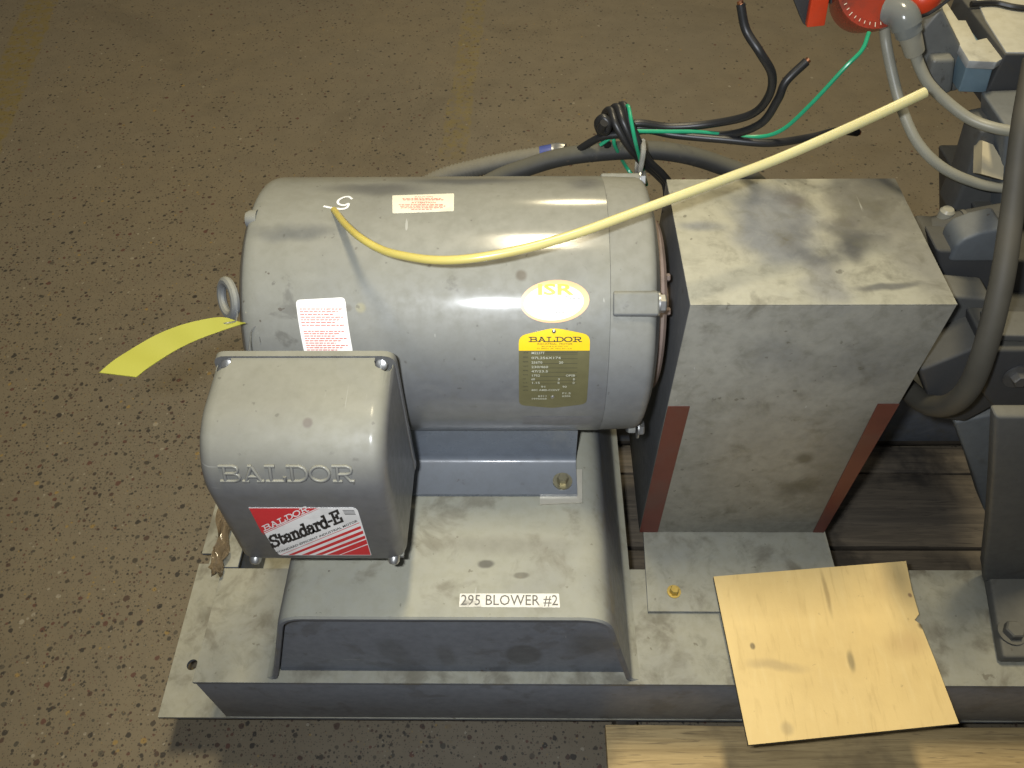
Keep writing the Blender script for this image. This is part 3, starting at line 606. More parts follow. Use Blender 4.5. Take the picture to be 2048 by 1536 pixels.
# paint-marker S on top
bm = nb(); sp = [(-0.2418, 0.9119, 1.028), (-0.2475, 0.9176, 1.028), (-0.255, 0.9154, 1.028), (-0.2604, 0.9086, 1.028), (-0.2592, 0.9007, 1.028), (-0.251, 0.8973, 1.028), (-0.2451, 0.9006, 1.028), (-0.2461, 0.8928, 1.028), (-0.2526, 0.8895, 1.028), (-0.2669, 0.8918, 1.028), (-0.2787, 0.8952, 1.028)]
cr = [Vector(p) for p in sp]; cr = crom([(p.x, (p.y - YC) * RM, 0) for p in cr], 5)
cv = [Vector(cm(p.x, (math.pi / 2 + math.asin(max(-1, min(1, p.y / RM / RM)))) * RM, .0002)) for p in cr]
for i, (a, b) in enumerate(zip(cv, cv[1:])):
    d = (b - a).normalized(); nrm = Vector((0, a.y - YC, a.z - ZC)).normalized(); t = d.cross(nrm) * .0017; e = d * .0006; l = nrm * (.00003 * (i % 5))
    faces_poly(bm, [a - t - e + l, b - t + e + l, b + t + e + l, a + t - e + l])
obj('paint_marking', bm, M['chalk'], mo)
# lifting eye at the fan end
bm = nb(); c0 = Vector((-.4045, .780, .962)); e1 = Vector((0, .55, .835)).normalized(); e2 = Vector((.66, -.60, .45)).normalized(); e2 = (e2 - e1 * e2.dot(e1)).normalized(); nn = e1.cross(e2)
rings = []; N = 40
for k in range(N):
    a = 2 * math.pi * k / N; d = e1 * math.cos(a) + e2 * math.sin(a); row = []
    for j in range(10):
        t = 2 * math.pi * j / 10; row.append(bm.verts.new(c0 + d * (.0235 + .0072 * math.cos(t)) + nn * .0062 * math.sin(t)))
    rings.append(row)
for k in range(N):
    for j in range(10): bm.faces.new((rings[k][j], rings[k][(j + 1) % 10], rings[(k + 1) % N][(j + 1) % 10], rings[(k + 1) % N][j]))
disc(bm, c0 + Vector((.012, .012, -.012)), c0 + Vector((.040, .035, -.03)), .010, 16)
obj('lifting_eye', bm, M['motor_cast'], mo)
# terminal box
BX0, BX1, BYB, BYF, BZT, BZB = -.3985, -.1668, .6816, .5190, .961, .701
def bprof(d=0.0, n=14):
    R = .088; cy, cz = BYF + R, BZT - R - .004; out = [(BYB - .0095, BZT - d)]
    out.append((cy + .004, BZT - .0025 - d))
    for k in range(n + 1):
        a = math.pi / 2 * (1 - k / n); out.append((cy - (R - d) * math.cos(a), cz + (R - d) * math.sin(a) + .0015 * (1 - k / n)))
    out.append((BYF + d, BZB + .012)); return out
pf = bprof(); cs = pf + [(BYF + .004, BZB + .002), (BYB - .0095, BZB + .002)]
b = bmesh.new(); vs = [b.verts.new((BX0, y, z)) for y, z in cs]; ws = [b.verts.new((BX1, y, z)) for y, z in cs]; n = len(cs)
f0 = b.faces.new(vs); f1 = b.faces.new(ws[::-1])
for i in range(n): b.faces.new((vs[i], vs[(i + 1) % n], ws[(i + 1) % n], ws[i]))
bmesh.ops.recalc_face_normals(b, faces=b.faces)
ed = [e for f in (f0, f1) for e in f.edges if not (min(v.co.z for v in e.verts) < BZB + .003 and max(v.co.z for v in e.verts) < BZB + .003) and not (min(v.co.y for v in e.verts) > BYB - .011)]
bmesh.ops.bevel(b, geom=ed, offset=.020, segments=6, affect='EDGES', profile=.5, clamp_overlap=True)
tb = obj('terminal_box', b, M['box'], mo, 40)
for x, s in ((BX0 + .016, -1), (BX1 - .016, 1)):
    for cx, cz, rr, ln in ((x, BZT - .012, .0135, .020), (x + s * .010, BZT + .001, .0150, .018)):
        c = nb(); lathe(c, (cx, BYB + .004, cz), (0, -1, .04), [(0, 0), (0, rr), (ln, rr), (ln + .008, rr * .85), (ln + .014, rr * .5), (ln + .016, 0)], 24)
        c = obj('cut', c, M['box']); boolean(tb, c)
# back rim: vertical plate plus the ledge it turns into underneath
bm = nb(); b2 = rrect([(BX0 - .002, BZB), (BX1 + .002, BZB), (BX1 + .002, BZT + .003), (BX0 - .002, BZT + .003)], [.006, .006, .018, .018], 5)
prism(bm, [(x, BYB - .009, z) for x, z in b2], (0, .009, 0)); obj('box_rim', bm, M['box'], tb)
bm = nb(); box(bm, BX0 + .02, BX1 - .003, BYF + .008, BYB - .012, BZB - .004, BZB + .0015, .001); obj('box_floor', bm, M['box'], tb)
bm = nb(); box(bm, BX0 + .04, BX1 - .04, BYB + .0005, .745, BZB + .055, BZT - .05, .01); obj('box_neck', bm, M['motor_cast'], tb)
for x, z, y, r in ((BX0 + .0165, BZT - .0125, BYB - .0095, .0088), (BX1 - .0165, BZT - .0125, BYB - .0095, .0088)):
    bm = nb(); screw(bm, (x, y, z), (0, -.8, .6), r, .0075); obj('screw', bm, M['zinc'], tb)
for x in (BX0 + .020, BX1 - .016):
    bm = nb(); lathe(bm, (x, BYF + .004, BZB + .004), (0, -.8, -.3), [(-.004, .0085), (.005, .008), (.009, .0055), (.010, 0)], 14); obj('screw', bm, M['zinc'], tb)
# raised lettering follows the curved front
segs = bprof(0); acc = [0]
for a, b_ in zip(segs, segs[1:]): acc.append(acc[-1] + math.hypot(b_[0] - a[0], b_[1] - a[1]))
def along(s, h):
    for i in range(len(segs) - 1):
        if s <= acc[i + 1] or i == len(segs) - 2:
            t = (s - acc[i]) / (acc[i + 1] - acc[i]); a, b_ = segs[i], segs[i + 1]; ty, tz = (b_[0] - a[0]) / (acc[i + 1] - acc[i]), (b_[1] - a[1]) / (acc[i + 1] - acc[i])
            return a[0] + (b_[0] - a[0]) * t + tz * h, a[1] + (b_[1] - a[1]) * t - ty * h
S0 = 0.1719552
bm = nb(); st, wl = strokes('BALDOR', .0248, .0205)
for s in st:
    pts = []
    for a, b_ in zip(s, s[1:]):
        m = max(1, int(math.hypot(b_[0] - a[0], b_[1] - a[1]) / .004))
        pts += [(a[0] + (b_[0] - a[0]) * k / m, a[1] + (b_[1] - a[1]) * k / m) for k in range(m)]
    pts.append(s[-1]); w = []
    for u, v in pts: y, z = along(S0 - v, .0004); w.append(Vector((-.3705 + u, y, z)))
    tube(bm, w, .0024, 8)
obj('raised_lettering', bm, M['box'], tb, 60)
# striped sticker on the face (u, v in sticker units: v up)
A, B_, C_, D_ = (Vector(p) for p in [(-0.3493, 0.5187, 0.8481), (-0.2105, 0.5187, 0.8485), (-0.2116, 0.5187, 0.7213), (-0.3416, 0.5187, 0.7206)])
def stk(u, v, h):   # slanted sheet: u right, v down
    t = v / 95; q = (u - 60 * t) / (218 - 32 * t); p = A.lerp(B_, q).lerp(D_.lerp(C_, q), t); return (p.x, BYF - .0003 - h, p.z)
bm = nb(); outl = [(0, 0), (217, 0), (246, 95), (60, 95)]
sheet(bm, rrect(outl, [1, 9, 1, 9], 4), stk, .0004, 12); stic = obj('striped_sticker', bm, M['white'], tb, label='red and white slanted sticker with diagonal stripes')
bm = nb(); H = .0006
def poly(pts, h=H): faces_poly(bm, [stk(u, v, h) for u, v in pts])
poly([(1, .5), (137, .5), (27, 48), (25.5, 48)])
poly([(27, 50), (140, 1.2), (141.5, 1.2), (27.6, 51)])
for q in (((64, 94), (221, 27.2), (221.5, 28.2), (66, 94)), ((79, 94), (223.5, 34), (225, 39), (91, 94)), ((106, 94), (228, 43), (229.5, 49), (121, 94)), ((133, 94), (232, 53), (233.6, 59), (147, 94)), ((156, 94), (235, 61), (237.5, 70), (181, 94))): poly(q)
poly([(184, 94), (238, 72), (244.5, 94)])
obj('red_print', bm, M['redsticker'], stic)
def diag2(u0, v0, u1, v1):
    L = math.hypot(u1 - u0, v1 - v0); cx, cy = (u1 - u0) / L, (v1 - v0) / L
    return (lambda u, v, h: stk(u0 + u * cx - v * .42, v0 + u * cy - v * 0.94, H + .0002 + h)), L
bm = nb(); pl, L = diag2(30, 43.5, 121, 4.5); _, ww = strokes('BALDOR', 1, 1); letters_flat(bm, 'BALDOR', L / ww, 9.5, 2.2, pl); obj('lettering', bm, M['white'], stic)
bm = nb(); pl, L = diag2(48, 77, 189, 24); _, ww = strokes('Standard-E', 1, 1); letters_flat(bm, 'Standard-E', L / ww, 22, 5.2, pl)
pl, L = diag2(57, 91, 218, 25.5); text_on(bm, 'STANDARD-EFFICIENT INDUSTRIAL MOTOR', 0, 0, L, 4.2, pl, .0, 0, .015)
for k in range(4): poly([(188 + k * 1.4, 4 + k * 2.4), (211 + k * 1.0, 4 + k * 2.4), (211.4 + k * 1.0, 5.1 + k * 2.4), (188.5 + k * 1.4, 5.1 + k * 2.4)], H + .0002)
obj('black_print', bm, M['blackink'], stic)
# ------------------------------------------------------------------ tag on a twisted wire
tp = [(-0.4981, 0.6, 1.016), (-0.4575, 0.6, 1.0077), (-0.4907, 0.62, 1.0128), (-0.4513, 0.615, 1.0048), (-0.4818, 0.64, 1.0075), (-0.4412, 0.63, 1.0031), (-0.4575, 0.67, 1.0047), (-0.4305, 0.655, 0.9944), (-0.4353, 0.7, 0.9931), (-0.4182, 0.68, 0.9837), (-0.4082, 0.722, 0.9824), (-0.4028, 0.7, 0.9754), (-0.395, 0.732, 0.9731), (-0.3856, 0.715, 0.9708), (-0.3809, 0.73, 0.9694), (-0.3729, 0.722, 0.9701), (-0.3651, 0.722, 0.9748), (-0.3635, 0.721, 0.9749)]
tg = thing('hang_tag', 'yellow green card tag curling off the lifting eye at the left of the motor', 'tag', tp[-1])
bm = nb(); a = crom(tp[0::2], 6); b2 = crom(tp[1::2], 6); V = []
for i, (p, q) in enumerate(zip(a, b2)):
    j = min(i + 1, len(a) - 1); k = max(i - 1, 0); nn_ = (a[j] - a[k]).cross(q - p).normalized() * .0011; V.append([bm.verts.new(w) for w in (p, q, q - nn_, p - nn_)])
for p, q in zip(V, V[1:]):
    for k in range(4): bm.faces.new((p[k], p[(k + 1) % 4], q[(k + 1) % 4], q[k]))
bm.faces.new(V[0]); bm.faces.new(V[-1][::-1]); obj('card', bm, M['tag'], tg)
bm = nb(); tube(bm, crom([(-0.393, 0.765, 0.9579), (-0.3876, 0.757, 0.9611), (-0.3829, 0.745, 0.9655), (-0.3816, 0.735, 0.9691), (-0.3802, 0.728, 0.9706), (-0.3884, 0.722, 0.9739), (-0.3939, 0.722, 0.973)], 5), .0013, 6); obj('tie_wire', bm, M['wire'], tg)
for pts in ([(-0.3577, 0.755, 0.9408), (-0.3621, 0.742, 0.9474), (-0.3673, 0.735, 0.945), (-0.3665, 0.72, 0.9433), (-0.3566, 0.688, 0.9587)], [(-0.3509, 0.757, 0.9338), (-0.3561, 0.745, 0.9413), (-0.3585, 0.736, 0.938), (-0.3575, 0.728, 0.9297)]):
    bm = nb(); tube(bm, crom(pts, 5), .0008, 6); obj('tie_wire', bm, M['wire'], tg)
# ------------------------------------------------------------------ yellow tubing across the motor
hp = [(-0.2636, 0.888, 1.0275), (-0.2384, 0.838, 1.0432), (-0.2106, 0.795, 1.0559), (-0.1816, 0.77, 1.058), (-0.1534, 0.75, 1.0653), (-0.1073, 0.728, 1.0764), (-0.0582, 0.722, 1.0846), (0.0017, 0.732, 1.0906), (0.062, 0.75, 1.0976), (0.1235, 0.775, 1.1046), (0.1861, 0.8, 1.1129), (0.2512, 0.83, 1.118), (0.3177, 0.86, 1.1247), (0.3824, 0.885, 1.139), (0.447, 0.91, 1.1549), (0.5087, 0.93, 1.1754)]
bm = nb(); tube(bm, crom(hp, 8), [.0047, .0069], 16)
tag(obj('yellow_tube', bm, M['ytube'], None, 50, hp[0]), 'long yellow plastic tube arching over the motor and the guard box', 'tube')
# ------------------------------------------------------------------ coupling guard
gd = thing('coupling_guard', 'tall stained grey sheet metal guard box between the motor and the blower', 'machine guard', (.40, .90, TOP))
GX0, GX1, GY0, GY1, GZ = .2243, .5815, .7649, 1.0447, .963
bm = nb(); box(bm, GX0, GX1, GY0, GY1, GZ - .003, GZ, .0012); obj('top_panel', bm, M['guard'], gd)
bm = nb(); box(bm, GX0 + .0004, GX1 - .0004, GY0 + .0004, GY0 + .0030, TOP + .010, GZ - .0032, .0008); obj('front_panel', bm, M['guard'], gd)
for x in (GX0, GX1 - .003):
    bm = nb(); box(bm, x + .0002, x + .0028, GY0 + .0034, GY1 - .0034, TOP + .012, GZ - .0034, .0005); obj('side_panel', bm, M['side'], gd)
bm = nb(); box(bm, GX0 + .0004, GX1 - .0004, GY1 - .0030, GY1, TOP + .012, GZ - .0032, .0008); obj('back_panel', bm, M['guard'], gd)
YS = GY0 - .0012
bm = nb(); prism(bm, [(GX0 + .0006, YS, .742), (.2590, YS, .742), (.2600, YS, TOP + .012), (GX0 + .0006, YS, TOP + .012)], (0, .0014, 0)); obj('red_edge_strip', bm, M['red'], gd)
bm = nb(); prism(bm, [(.5480, YS, .748), (GX1 - .0006, YS, .748), (GX1 - .0006, YS, TOP + .012), (.5600, YS, TOP + .012)], (0, .0014, 0)); obj('red_edge_strip', bm, M['red'], gd)
bm = nb(); prism(bm, [(.2260, .604, TOP + .002), (GX1 + .004, .604, TOP + .002), (GX1 + .004, .80, TOP + .002), (.2340, .80, TOP + .002)], (0, 0, .006), .0008); fp = obj('foot_plate', bm, M['skid'], gd)
for x in (.2771, .535):
    bm = nb(); hexbolt(bm, (x, .6420, TOP + .008), (0, 0, 1), .0085, .010, 1.5); obj('foot_plate_bolt', bm, M['brass'], fp)
# ------------------------------------------------------------------ loose board
bp = [Vector(p) for p in [(0.351, 0.6657, 0.358), (0.701, 0.6848, 0.384), (0.6957, 0.6293, 0.381), (0.6955, 0.5856, 0.378), (0.6847, 0.5749, 0.377), (0.6928, 0.5677, 0.377), (0.6996, 0.5062, 0.372), (0.7072, 0.4044, 0.366), (0.3652, 0.3747, 0.347)]]
nrm = (bp[1] - bp[0]).cross(bp[8] - bp[0]).normalized()
if nrm.z < 0: nrm = -nrm
bm = nb(); vs = [bm.verts.new(p) for p in bp]; ws = [bm.verts.new(p - nrm * .009) for p in bp]; n = len(bp)
bm.faces.new(vs).material_index = 0; bm.faces.new(ws[::-1]).material_index = 1
for i in range(n): bm.faces.new((vs[i], vs[(i + 1) % n], ws[(i + 1) % n], ws[i])).material_index = 1
bmesh.ops.triangulate(bm, faces=[f for f in bm.faces if len(f.verts) > 4])
tag(obj('tan_board', bm, [M['board'], M['boardedge']], None, 30, bp[0]), 'flat tan board with a notched right edge leaning over the front rail', 'board')
# ------------------------------------------------------------------ cables behind the motor
pts = crom([(-0.1351, 1.1, 0.8617), (-0.0525, 1.12, 0.9065), (0.0025, 1.12, 0.9321), (0.06, 1.12, 0.9521), (0.125, 1.12, 0.9622), (0.198, 1.12, 0.9656), (0.2643, 1.12, 0.9567), (0.3253, 1.12, 0.9362), (0.3787, 1.115, 0.9138), (0.4405, 1.11, 0.8618)], 8)
bm = nb(); tube(bm, pts, .0150, 18); tag(obj('thick_cable', bm, M['cable'], None, 50, pts[0]), 'thick dusty grey black cable arching behind the motor and guard box', 'cable')
cn = thing('flexible_conduit', 'ribbed tan grey conduit rising behind the motor, under the thick cable', 'conduit', (-0.0934, 1.17, 0.8934))
pts = resample(crom([(-0.2216, 1.16, 0.8376), (-0.1472, 1.17, 0.8771), (-0.0757, 1.17, 0.8995), (-0.0147, 1.17, 0.9144), (0.0326, 1.17, 0.9221)], 12), .0034)
bm = nb(); tube(bm, pts, .0150, 18, .0010); obj('ribbed_sleeve', bm, M['conduit'], cn, 80)
cp = crom([(0.03, 1.17, 0.9211), (0.0437, 1.17, 0.924), (0.0556, 1.17, 0.926), (0.069, 1.165, 0.9283), (0.0879, 1.16, 0.9217)], 4)
bm = nb(); tube(bm, cp[0:7], .0165, 18); obj('blue_band', bm, M['band'], cn)
bm = nb(); tube(bm, cp[6:13], .0175, 18); obj('steel_ferrule', bm, M['zinc'], cn)
bm = nb(); tube(bm, cp[12:], .0120, 16); obj('conduit_end', bm, M['conduit'], cn)
wb = thing('cut_power_cable', 'bunch of black wires and one green wire knotted and tied to the thick cable', 'wire bundle', (0.161, 1.09, 0.9859))
for pts in ([(0.1481, 1.1, 1.0137), (0.1772, 1.1, 1.0267), (0.2285, 1.1, 1.0203), (0.2872, 1.09, 1.0314), (0.3357, 1.06, 1.0649), (0.3489, 1.04, 1.1049), (0.3431, 1.03, 1.1447), (0.3192, 1.03, 1.1772), (0.2994, 1.05, 1.1984), (0.2875, 1.06, 1.2286)],
            [(0.1519, 1.1, 1.0065), (0.1819, 1.1, 1.0197), (0.2376, 1.1, 1.0114), (0.3111, 1.08, 1.0185), (0.3506, 1.05, 1.0562), (0.3634, 1.04, 1.1009), (0.3683, 1.04, 1.1292), (0.3927, 1.05, 1.1532)],
            [(0.1524, 1.1, 1.0021), (0.1902, 1.1, 1.0152), (0.2362, 1.09, 1.0125), (0.3097, 1.07, 1.0171), (0.3766, 1.06, 1.0171), (0.443, 1.08, 1.0133), (0.4909, 1.1, 1.0116), (0.5276, 1.11, 1.0023)],
            [(0.1675, 1.09, 1.0147), (0.1285, 1.1, 1.0049), (0.1066, 1.11, 0.9867), (0.0806, 1.125, 0.9553)]):
    bm = nb(); q = crom(pts, 8); tube(bm, q, .0061, 12); wo = obj('black_wire', bm, M['black'], wb)
    bm = nb(); d = (q[-1] - q[-2]).normalized(); disc(bm, q[-1], q[-1] + d * .004, .0042, 10); obj('copper_core', bm, M['copper'], wo)
for k, (du, dv) in enumerate(((0, 6), (14, 1), (26, -2))):
    pts = [Vector(p) for p in ([(0.1273, 1.13, 0.9946), (0.1277, 1.12, 1.0312), (0.1343, 1.1, 1.0485), (0.1408, 1.075, 1.0401), (0.161, 1.065, 1.0116), (0.1887, 1.075, 0.9729), (0.2196, 1.09, 0.9365), (0.2358, 1.09, 0.9138), (0.2332, 1.04, 0.8966)], [(0.1409, 1.13, 0.9946), (0.1383, 1.12, 1.0363), (0.1445, 1.1, 1.0535), (0.1518, 1.075, 1.0442), (0.1701, 1.065, 1.0133), (0.1951, 1.075, 0.9729), (0.2235, 1.085, 0.9401), (0.238, 1.085, 0.9175), (0.2356, 1.04, 0.8966)], [(0.1522, 1.13, 0.9945), (0.1489, 1.12, 1.0397), (0.1542, 1.1, 1.0559), (0.1616, 1.075, 1.0442), (0.1759, 1.06, 1.0192), (0.1978, 1.07, 0.9791), (0.2254, 1.08, 0.9456), (0.239, 1.08, 0.9231), (0.2295, 1.03, 0.9095)])[k]]
    bm = nb(); tube(bm, crom(pts, 8), .0062, 12); obj('black_wire', bm, M['black'], wb)
bm = nb(); tube(bm, crom([(0.135, 1.11, 0.9819), (0.12, 1.1, 1.0139), (0.1147, 1.09, 1.0351), (0.1212, 1.085, 1.0459), (0.129, 1.08, 1.0404), (0.127, 1.08, 1.0266), (0.1185, 1.075, 1.0333), (0.1217, 1.07, 1.0467)], 8), .0064, 12); obj('black_wire', bm, M['black'], wb)
for pts in ([(0.1609, 1.12, 1.0116), (0.1569, 1.105, 1.0487), (0.1582, 1.085, 1.0641), (0.1616, 1.06, 1.0536), (0.1697, 1.05, 1.0258), (0.1868, 1.07, 0.9718), (0.2011, 1.08, 0.9263)],
            [(0.1608, 1.085, 1.0232), (0.2188, 1.085, 1.022), (0.2729, 1.085, 1.0208), (0.3487, 1.075, 1.018), (0.3867, 1.06, 1.0378), (0.4159, 1.05, 1.0867), (0.4486, 1.05, 1.144), (0.4684, 1.06, 1.164), (0.4786, 1.08, 1.1787)],
            [(0.1218, 1.1, 0.9886), (0.1405, 1.1, 1.0021), (0.1458, 1.1, 0.9867), (0.1697, 1.13, 0.9301), (0.1858, 1.12, 0.9123)]):
    bm = nb(); tube(bm, crom(pts, 8), .0030, 10); obj('green_wire', bm, M['green'], wb)
bm = nb(); tube(bm, crom([(0.1834, 1.065, 1.0176), (0.1824, 1.045, 1.016), (0.1815, 1.04, 0.9999), (0.1809, 1.045, 0.9755), (0.1871, 1.1, 0.9296), (0.1915, 1.14, 0.923), (0.1932, 1.14, 0.9522), (0.1834, 1.065, 1.0176)], 5), .0042, 8); obj('cable_tie', bm, M['tie'], wb)
# ------------------------------------------------------------------ blower at the right edge
bl = thing('blower', 'dusty grey cast blower partly cut off by the right edge, standing on the skid', 'blower', (.95, .85, TOP))
def slab(name, pts, dy, mat, parent=bl, bev=.006, seg=3):
    bm = nb(); prism(bm, pts, (0, dy, 0), bev, seg); return obj(name, bm, M[mat], parent, 40)
bm = nb(); prism(bm, [(.823, .515, TOP + .002), (1.25, .515, TOP + .002), (1.25, .72, TOP + .002), (.866, .72, TOP + .002)], (0, 0, .026), .006, 3); fp = obj('foot_pad', bm, M['blower'], bl, 40)
bm = nb(); hexbolt(bm, (.852, .558, TOP + .028), (0, 0, 1), .0165, .016, 1.4); obj('anchor_bolt', bm, M['blower'], fp)
slab('support_leg', [(0.6421, 0.66, 0.8519), (0.7222, 0.66, 0.8519), (1.0228, 0.66, 0.263), (0.8924, 0.66, 0.262), (0.8196, 0.66, 0.4178), (0.7641, 0.66, 0.5594), (0.7026, 0.66, 0.7086)], .024, 'blower')
slab('leg_rib', [(0.7172, 0.8, 0.6517), (0.7841, 0.8, 0.6803), (0.8651, 0.8, 0.4945), (0.9471, 0.8, 0.2937), (0.8908, 0.8, 0.3714), (0.8121, 0.8, 0.5026)], .05, 'blue')
slab('lower_housing', [(0.5933, 0.78, 0.8083), (0.6659, 0.78, 0.6891), (0.7164, 0.78, 0.6797), (0.7428, 0.78, 0.7192), (0.8588, 0.78, 0.6997), (0.7789, 0.78, 0.8548), (0.6624, 0.78, 0.8658)], .30, 'blowerdark')
hb = slab('cover_ridge', [(0.6544, 0.765, 0.9028), (0.7494, 0.765, 0.8995), (0.7563, 0.765, 0.8861), (0.6605, 0.765, 0.8894)], .05, 'blower', bev=.003)
slab('cover_flange', [(0.6528, 0.755, 0.8827), (0.7539, 0.755, 0.8825), (0.8365, 0.755, 0.7221), (0.7735, 0.755, 0.7247), (0.7283, 0.755, 0.7425), (0.6903, 0.755, 0.7818)], .09, 'blowerdark')
bm = nb(); hexbolt(bm, (0.7179, 0.752, 0.8295), (0, -1, .15), .011, .012, 1.8); obj('cover_bolt', bm, M['steel'], bl)
slab('side_block', [(0.6185, 0.84, 0.9058), (0.6841, 0.84, 0.8995), (0.7394, 0.84, 0.7468), (0.6388, 0.84, 0.7555), (0.6306, 0.84, 0.7888), (0.6345, 0.84, 0.8559)], .05, 'blower')
slab('block_lip', [(0.6391, 0.828, 0.7692), (0.7121, 0.828, 0.7667), (0.7157, 0.828, 0.7582), (0.6507, 0.828, 0.7595)], .03, 'blower', bev=.002)
slab('gear_case', [(0.6055, 0.9, 0.9412), (0.7047, 0.9, 0.936), (0.7592, 0.9, 0.8055), (0.6845, 0.9, 0.808), (0.6391, 0.9, 0.8815)], .06, 'blowerdark')
slab('bearing_housing', [(0.6302, 0.895, 0.9213), (0.628, 0.895, 0.953), (0.6341, 0.895, 0.966), (0.6521, 0.895, 0.9769), (0.683, 0.895, 0.9867), (0.7134, 0.895, 0.921)], .05, 'blue')
slab('upper_case', [(0.7151, 0.9, 0.9214), (0.7962, 0.9, 0.9211), (0.8737, 0.9, 0.7706), (0.7767, 0.9, 0.7708)], .3, 'blowerdark')
slab('discharge_column', [(0.6816, 1.0, 1.08), (0.7694, 1.0, 1.0834), (0.901, 1.0, 0.8325), (0.7823, 1.0, 0.833)], .10, 'blue')
bm = nb(); tube(bm, [Vector(p) for p in [(0.6359, 0.97, 0.9151), (0.6578, 0.965, 0.927), (0.6851, 0.96, 0.9386), (0.7353, 0.955, 0.9556)]], .0260, 24); obj('drive_sleeve', bm, M['blowerdark'], bl)
bm = nb(); tube(bm, [Vector(p) for p in [(0.6652, 0.962, 0.9303), (0.6709, 0.962, 0.9313)]], .0285, 24); obj('sleeve_ring', bm, M['blower'], bl)
bm = nb(); lathe(bm, (0.6428, 0.975, 0.9497), (0, 0, 1), [(-.012, .011), (.004, .011), (.008, .008), (.009, 0)], 16); obj('grease_cap', bm, M['collar'], bl)
slab('tapered_bracket', [(0.675, 1.04, 1.0488), (0.7099, 1.04, 1.0569), (0.7626, 1.04, 1.016), (0.827, 1.04, 0.8836), (0.6938, 1.04, 0.8923), (0.6899, 1.04, 0.9549)], .06, 'blower')
bm = nb(); prism(bm, [(0.6803, 1.034, 1.0367), (0.6955, 1.029, 1.0331), (0.7103, 1.0049, 1.0159), (0.7076, 0.985, 1.002), (0.6765, 0.9925, 1.0074)], (0, .02, -.012)); obj('bracket_gusset', bm, M['gusset'], bl)
# big hose
pts = crom([(0.657, 0.98, 1.1908), (0.6298, 0.9, 1.1543), (0.6285, 0.86, 1.1081), (0.6277, 0.82, 1.0602), (0.6198, 0.765, 1.0067), (0.6204, 0.725, 0.9259), (0.6275, 0.715, 0.8483), (0.6323, 0.735, 0.7829), (0.6322, 0.78, 0.7308), (0.6264, 0.85, 0.6973)], 8)
bm = nb(); tube(bm, pts, [.0122, .0175], 22); tag(obj('grey_hose', bm, M['bighose'], None, 50, pts[0]), 'thick dusty grey hose looping down in front of the blower', 'hose')
# ------------------------------------------------------------------ air valve above the blower
va = thing('air_valve', 'dusty aluminium air valve block with red plastic bowl, top right corner', 'valve', (0.6942, 1.15, 1.0757))
ZT = 1.128
bm = nb(); prism(bm, [(0.6646, 1.2794, 1.128), (0.6736, 1.2827, 1.128), (0.6713, 1.2191, 1.128), (0.6827, 1.2189, 1.128), (0.6761, 1.1563, 1.128), (0.6978, 1.1652, 1.128), (0.702, 1.1087, 1.128), (0.682, 1.0919, 1.128), (0.6437, 1.0966, 1.128), (0.6497, 1.2098, 1.128)], (0, 0, -.012), .0015); obj('valve_top_plate', bm, M['alu'], va)
bm = nb(); prism(bm, [(0.723, 1.3351, 1.1375), (0.8461, 1.3329, 1.1375), (0.7497, 1.1014, 1.1375), (0.6951, 1.1022, 1.1375), (0.7016, 1.1988, 1.1375)], (0, 0, -.03), .002); obj('valve_cover', bm, M['alu'], va)
bm = nb(); tube(bm, crom([(0.6924, 1.2416, 1.142), (0.7303, 1.2443, 1.142), (0.7555, 1.2306, 1.142), (0.7968, 1.22, 1.142)], 5), .0045, 8); obj('sensor_lead', bm, M['black'], va)
bm = nb(); hexbolt(bm, (0.7136, 1.2037, 1.118), (0, 0, 1), .007, .008, 1.2); obj('cover_screw', bm, M['brass'], va)
slab('blue_end_face', [(0.6482, 1.105, 1.1227), (0.6873, 1.105, 1.1209), (0.6961, 1.105, 1.0718), (0.6542, 1.105, 1.0737)], .09, 'alublue', va, .002)
slab('valve_body', [(0.693, 1.1, 1.1357), (0.7645, 1.1, 1.1352), (0.8075, 1.1, 1.0509), (0.6965, 1.1, 1.0533), (0.6938, 1.1, 1.0796)], .2, 'blowerdark', va, .003)
slab('body_spacer', [(0.6935, 1.13, 1.0573), (0.8191, 1.13, 1.0531), (0.833, 1.13, 1.0258), (0.724, 1.13, 1.0299)], .12, 'blower', va, .003)
slab('side_manifold', [(0.578, 1.14, 1.1445), (0.5965, 1.14, 1.1852), (0.6666, 1.14, 1.107), (0.675, 1.14, 1.055), (0.6422, 1.14, 1.0485), (0.6108, 1.14, 1.0819)], .10, 'manifold', va, .005)
slab('lower_port', [(0.6042, 1.12, 1.1166), (0.6373, 1.12, 1.1179), (0.6547, 1.12, 1.0634), (0.6299, 1.12, 1.0552), (0.6113, 1.12, 1.0719)], .05, 'manifold', va, .006)
slab('pipe_drop', [(0.7843, 1.16, 1.0141), (0.8599, 1.16, 1.0136), (0.9006, 1.16, 0.9347), (0.8255, 1.16, 0.9351)], .08, 'blue', va, .003)
bm = nb(); c0 = Vector((0.4885, 1.13, 1.2155)); lathe(bm, c0, (0, -.62, .55), [(-.05, 0), (-.05, .045), (-.01, .054), (.006, .054), (.008, .044), (.004, .042), (.004, 0)], 40); rb = obj('red_bowl', bm, M['redclear'], va)
bm = nb()
x_, y_, d_ = frame((0, -.62, .55))
for k in range(40):
    a = 2 * math.pi * k / 40; e = x_ * math.cos(a) + y_ * math.sin(a); t_ = d_.cross(e); p = c0 + d_ * .0085
    faces_poly(bm, [p + e * .046 - t_ * .0005, p + e * (.050 if k % 5 else .052) - t_ * .0005, p + e * (.050 if k % 5 else .052) + t_ * .0005, p + e * .046 + t_ * .0005])
obj('scale_marks', bm, M['cream'], rb)
bm = nb(); bmesh.ops.create_uvsphere(bm, u_segments=24, v_segments=14, radius=.024, matrix=Matrix.Translation((0.555, 1.12, 1.2065))); obj('red_button', bm, M['redplastic'], va)
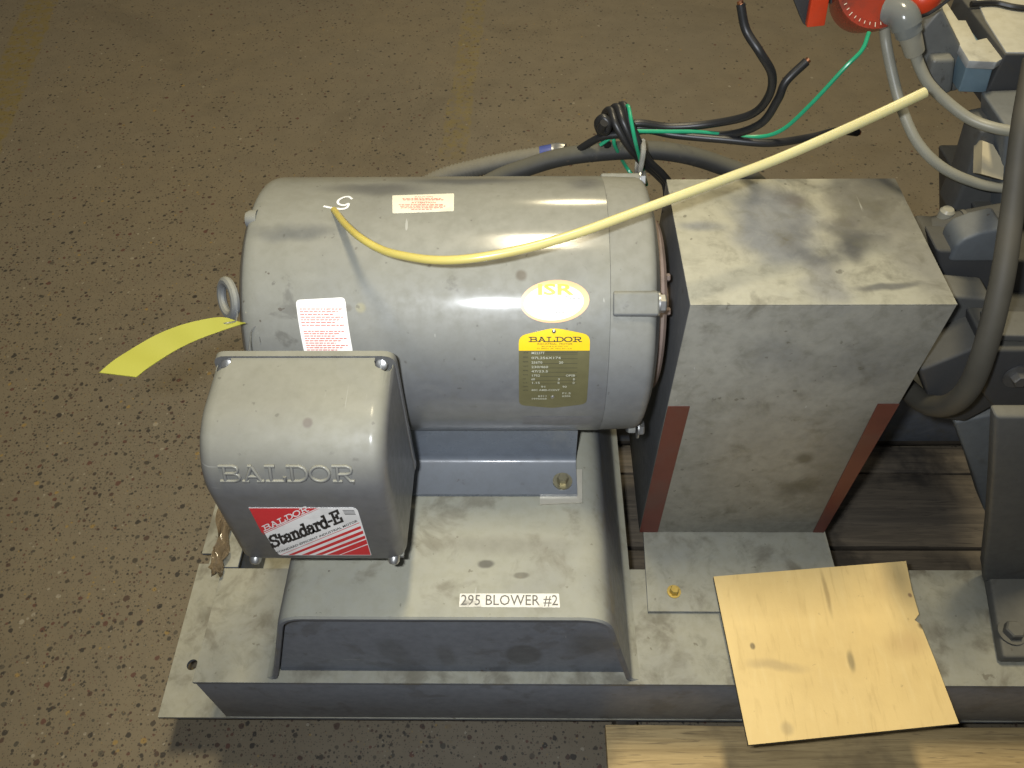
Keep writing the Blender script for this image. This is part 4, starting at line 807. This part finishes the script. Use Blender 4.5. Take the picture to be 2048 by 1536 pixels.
bm = nb(); tube(bm, crom([(0.5773, 1.09, 1.2213), (0.5671, 1.09, 1.2099), (0.5544, 1.09, 1.1991), (0.5466, 1.1, 1.1903)], 5), .0025, 8); obj('button_lead', bm, M['black'], va)
bm = nb(); tube(bm, crom([(0.5081, 1.11, 1.1942), (0.5171, 1.1, 1.1975), (0.5238, 1.09, 1.1952), (0.5301, 1.085, 1.185)], 6), .0200, 20); obj('elbow_fitting', bm, M['fitting'], va, 50)
bm = nb(); p0, p1, p2, p3 = (Vector(p) for p in [(0.5272, 1.085, 1.1893), (0.5355, 1.083, 1.1761), (0.544, 1.082, 1.1637), (0.553, 1.082, 1.1491)])
tube(bm, [p0, p0.lerp(p1, .6), p1], .0175, 20); obj('elbow_nut', bm, M['fitting'], va, 50)
bm = nb(); tube(bm, [p1, p2, p3], [.0150, .0135], 20); obj('tan_collar', bm, M['collar'], va, 50)
fl_ = [(0.3918, 1.1, 1.2348), (0.416, 1.1, 1.2346), (0.4229, 1.1, 1.1785), (0.3979, 1.1, 1.1759)]
bm = nb(); prism(bm, fl_, (0, .012, 0), .002); rf = obj('red_lever', bm, M['redplastic'], va)
bm = nb(); prism(bm, [(0.3611, 1.115, 1.2285), (0.3985, 1.115, 1.2282), (0.4036, 1.115, 1.1699), (0.3968, 1.115, 1.1743)], (0, .02, 0), .002); obj('lever_side', bm, M['blowerdark'], va)
bm = nb(); prism(bm, [(0.4125, 1.14, 1.224), (0.461, 1.14, 1.2236), (0.4683, 1.14, 1.1897), (0.4328, 1.14, 1.19)], (0, .03, 0), .003); obj('lever_mount', bm, M['blowerdark'], va)
# thin grey air lines
pts = crom([(0.5115, 1.12, 1.1768), (0.5212, 1.11, 1.1489), (0.5334, 1.08, 1.1157), (0.5495, 1.05, 1.0818), (0.5778, 1.02, 1.0431), (0.6193, 1.0, 1.0137), (0.6718, 0.99, 0.9942), (0.7171, 0.985, 0.9877), (0.7806, 0.98, 0.9893)], 8)
bm = nb(); tube(bm, pts, .0075, 14); tag(obj('grey_air_line', bm, M['greyhose'], None, 50, pts[0]), 'pale grey air line hanging from the red bowl in the lower, longer curve', 'tube', 'grey air lines')
pts = crom([(0.553, 1.082, 1.1491), (0.5659, 1.075, 1.1296), (0.5831, 1.065, 1.1098), (0.6128, 1.05, 1.0894), (0.6441, 1.03, 1.075), (0.6732, 1.01, 1.0729), (0.7044, 1.0, 1.0734), (0.7533, 1.0, 1.0739)], 8)
bm = nb(); tube(bm, pts, .0078, 14); tag(obj('grey_air_line', bm, M['greyhose'], None, 50, pts[0]), 'darker grey air line leaving the smoky elbow fitting below its tan collar', 'tube', 'grey air lines')
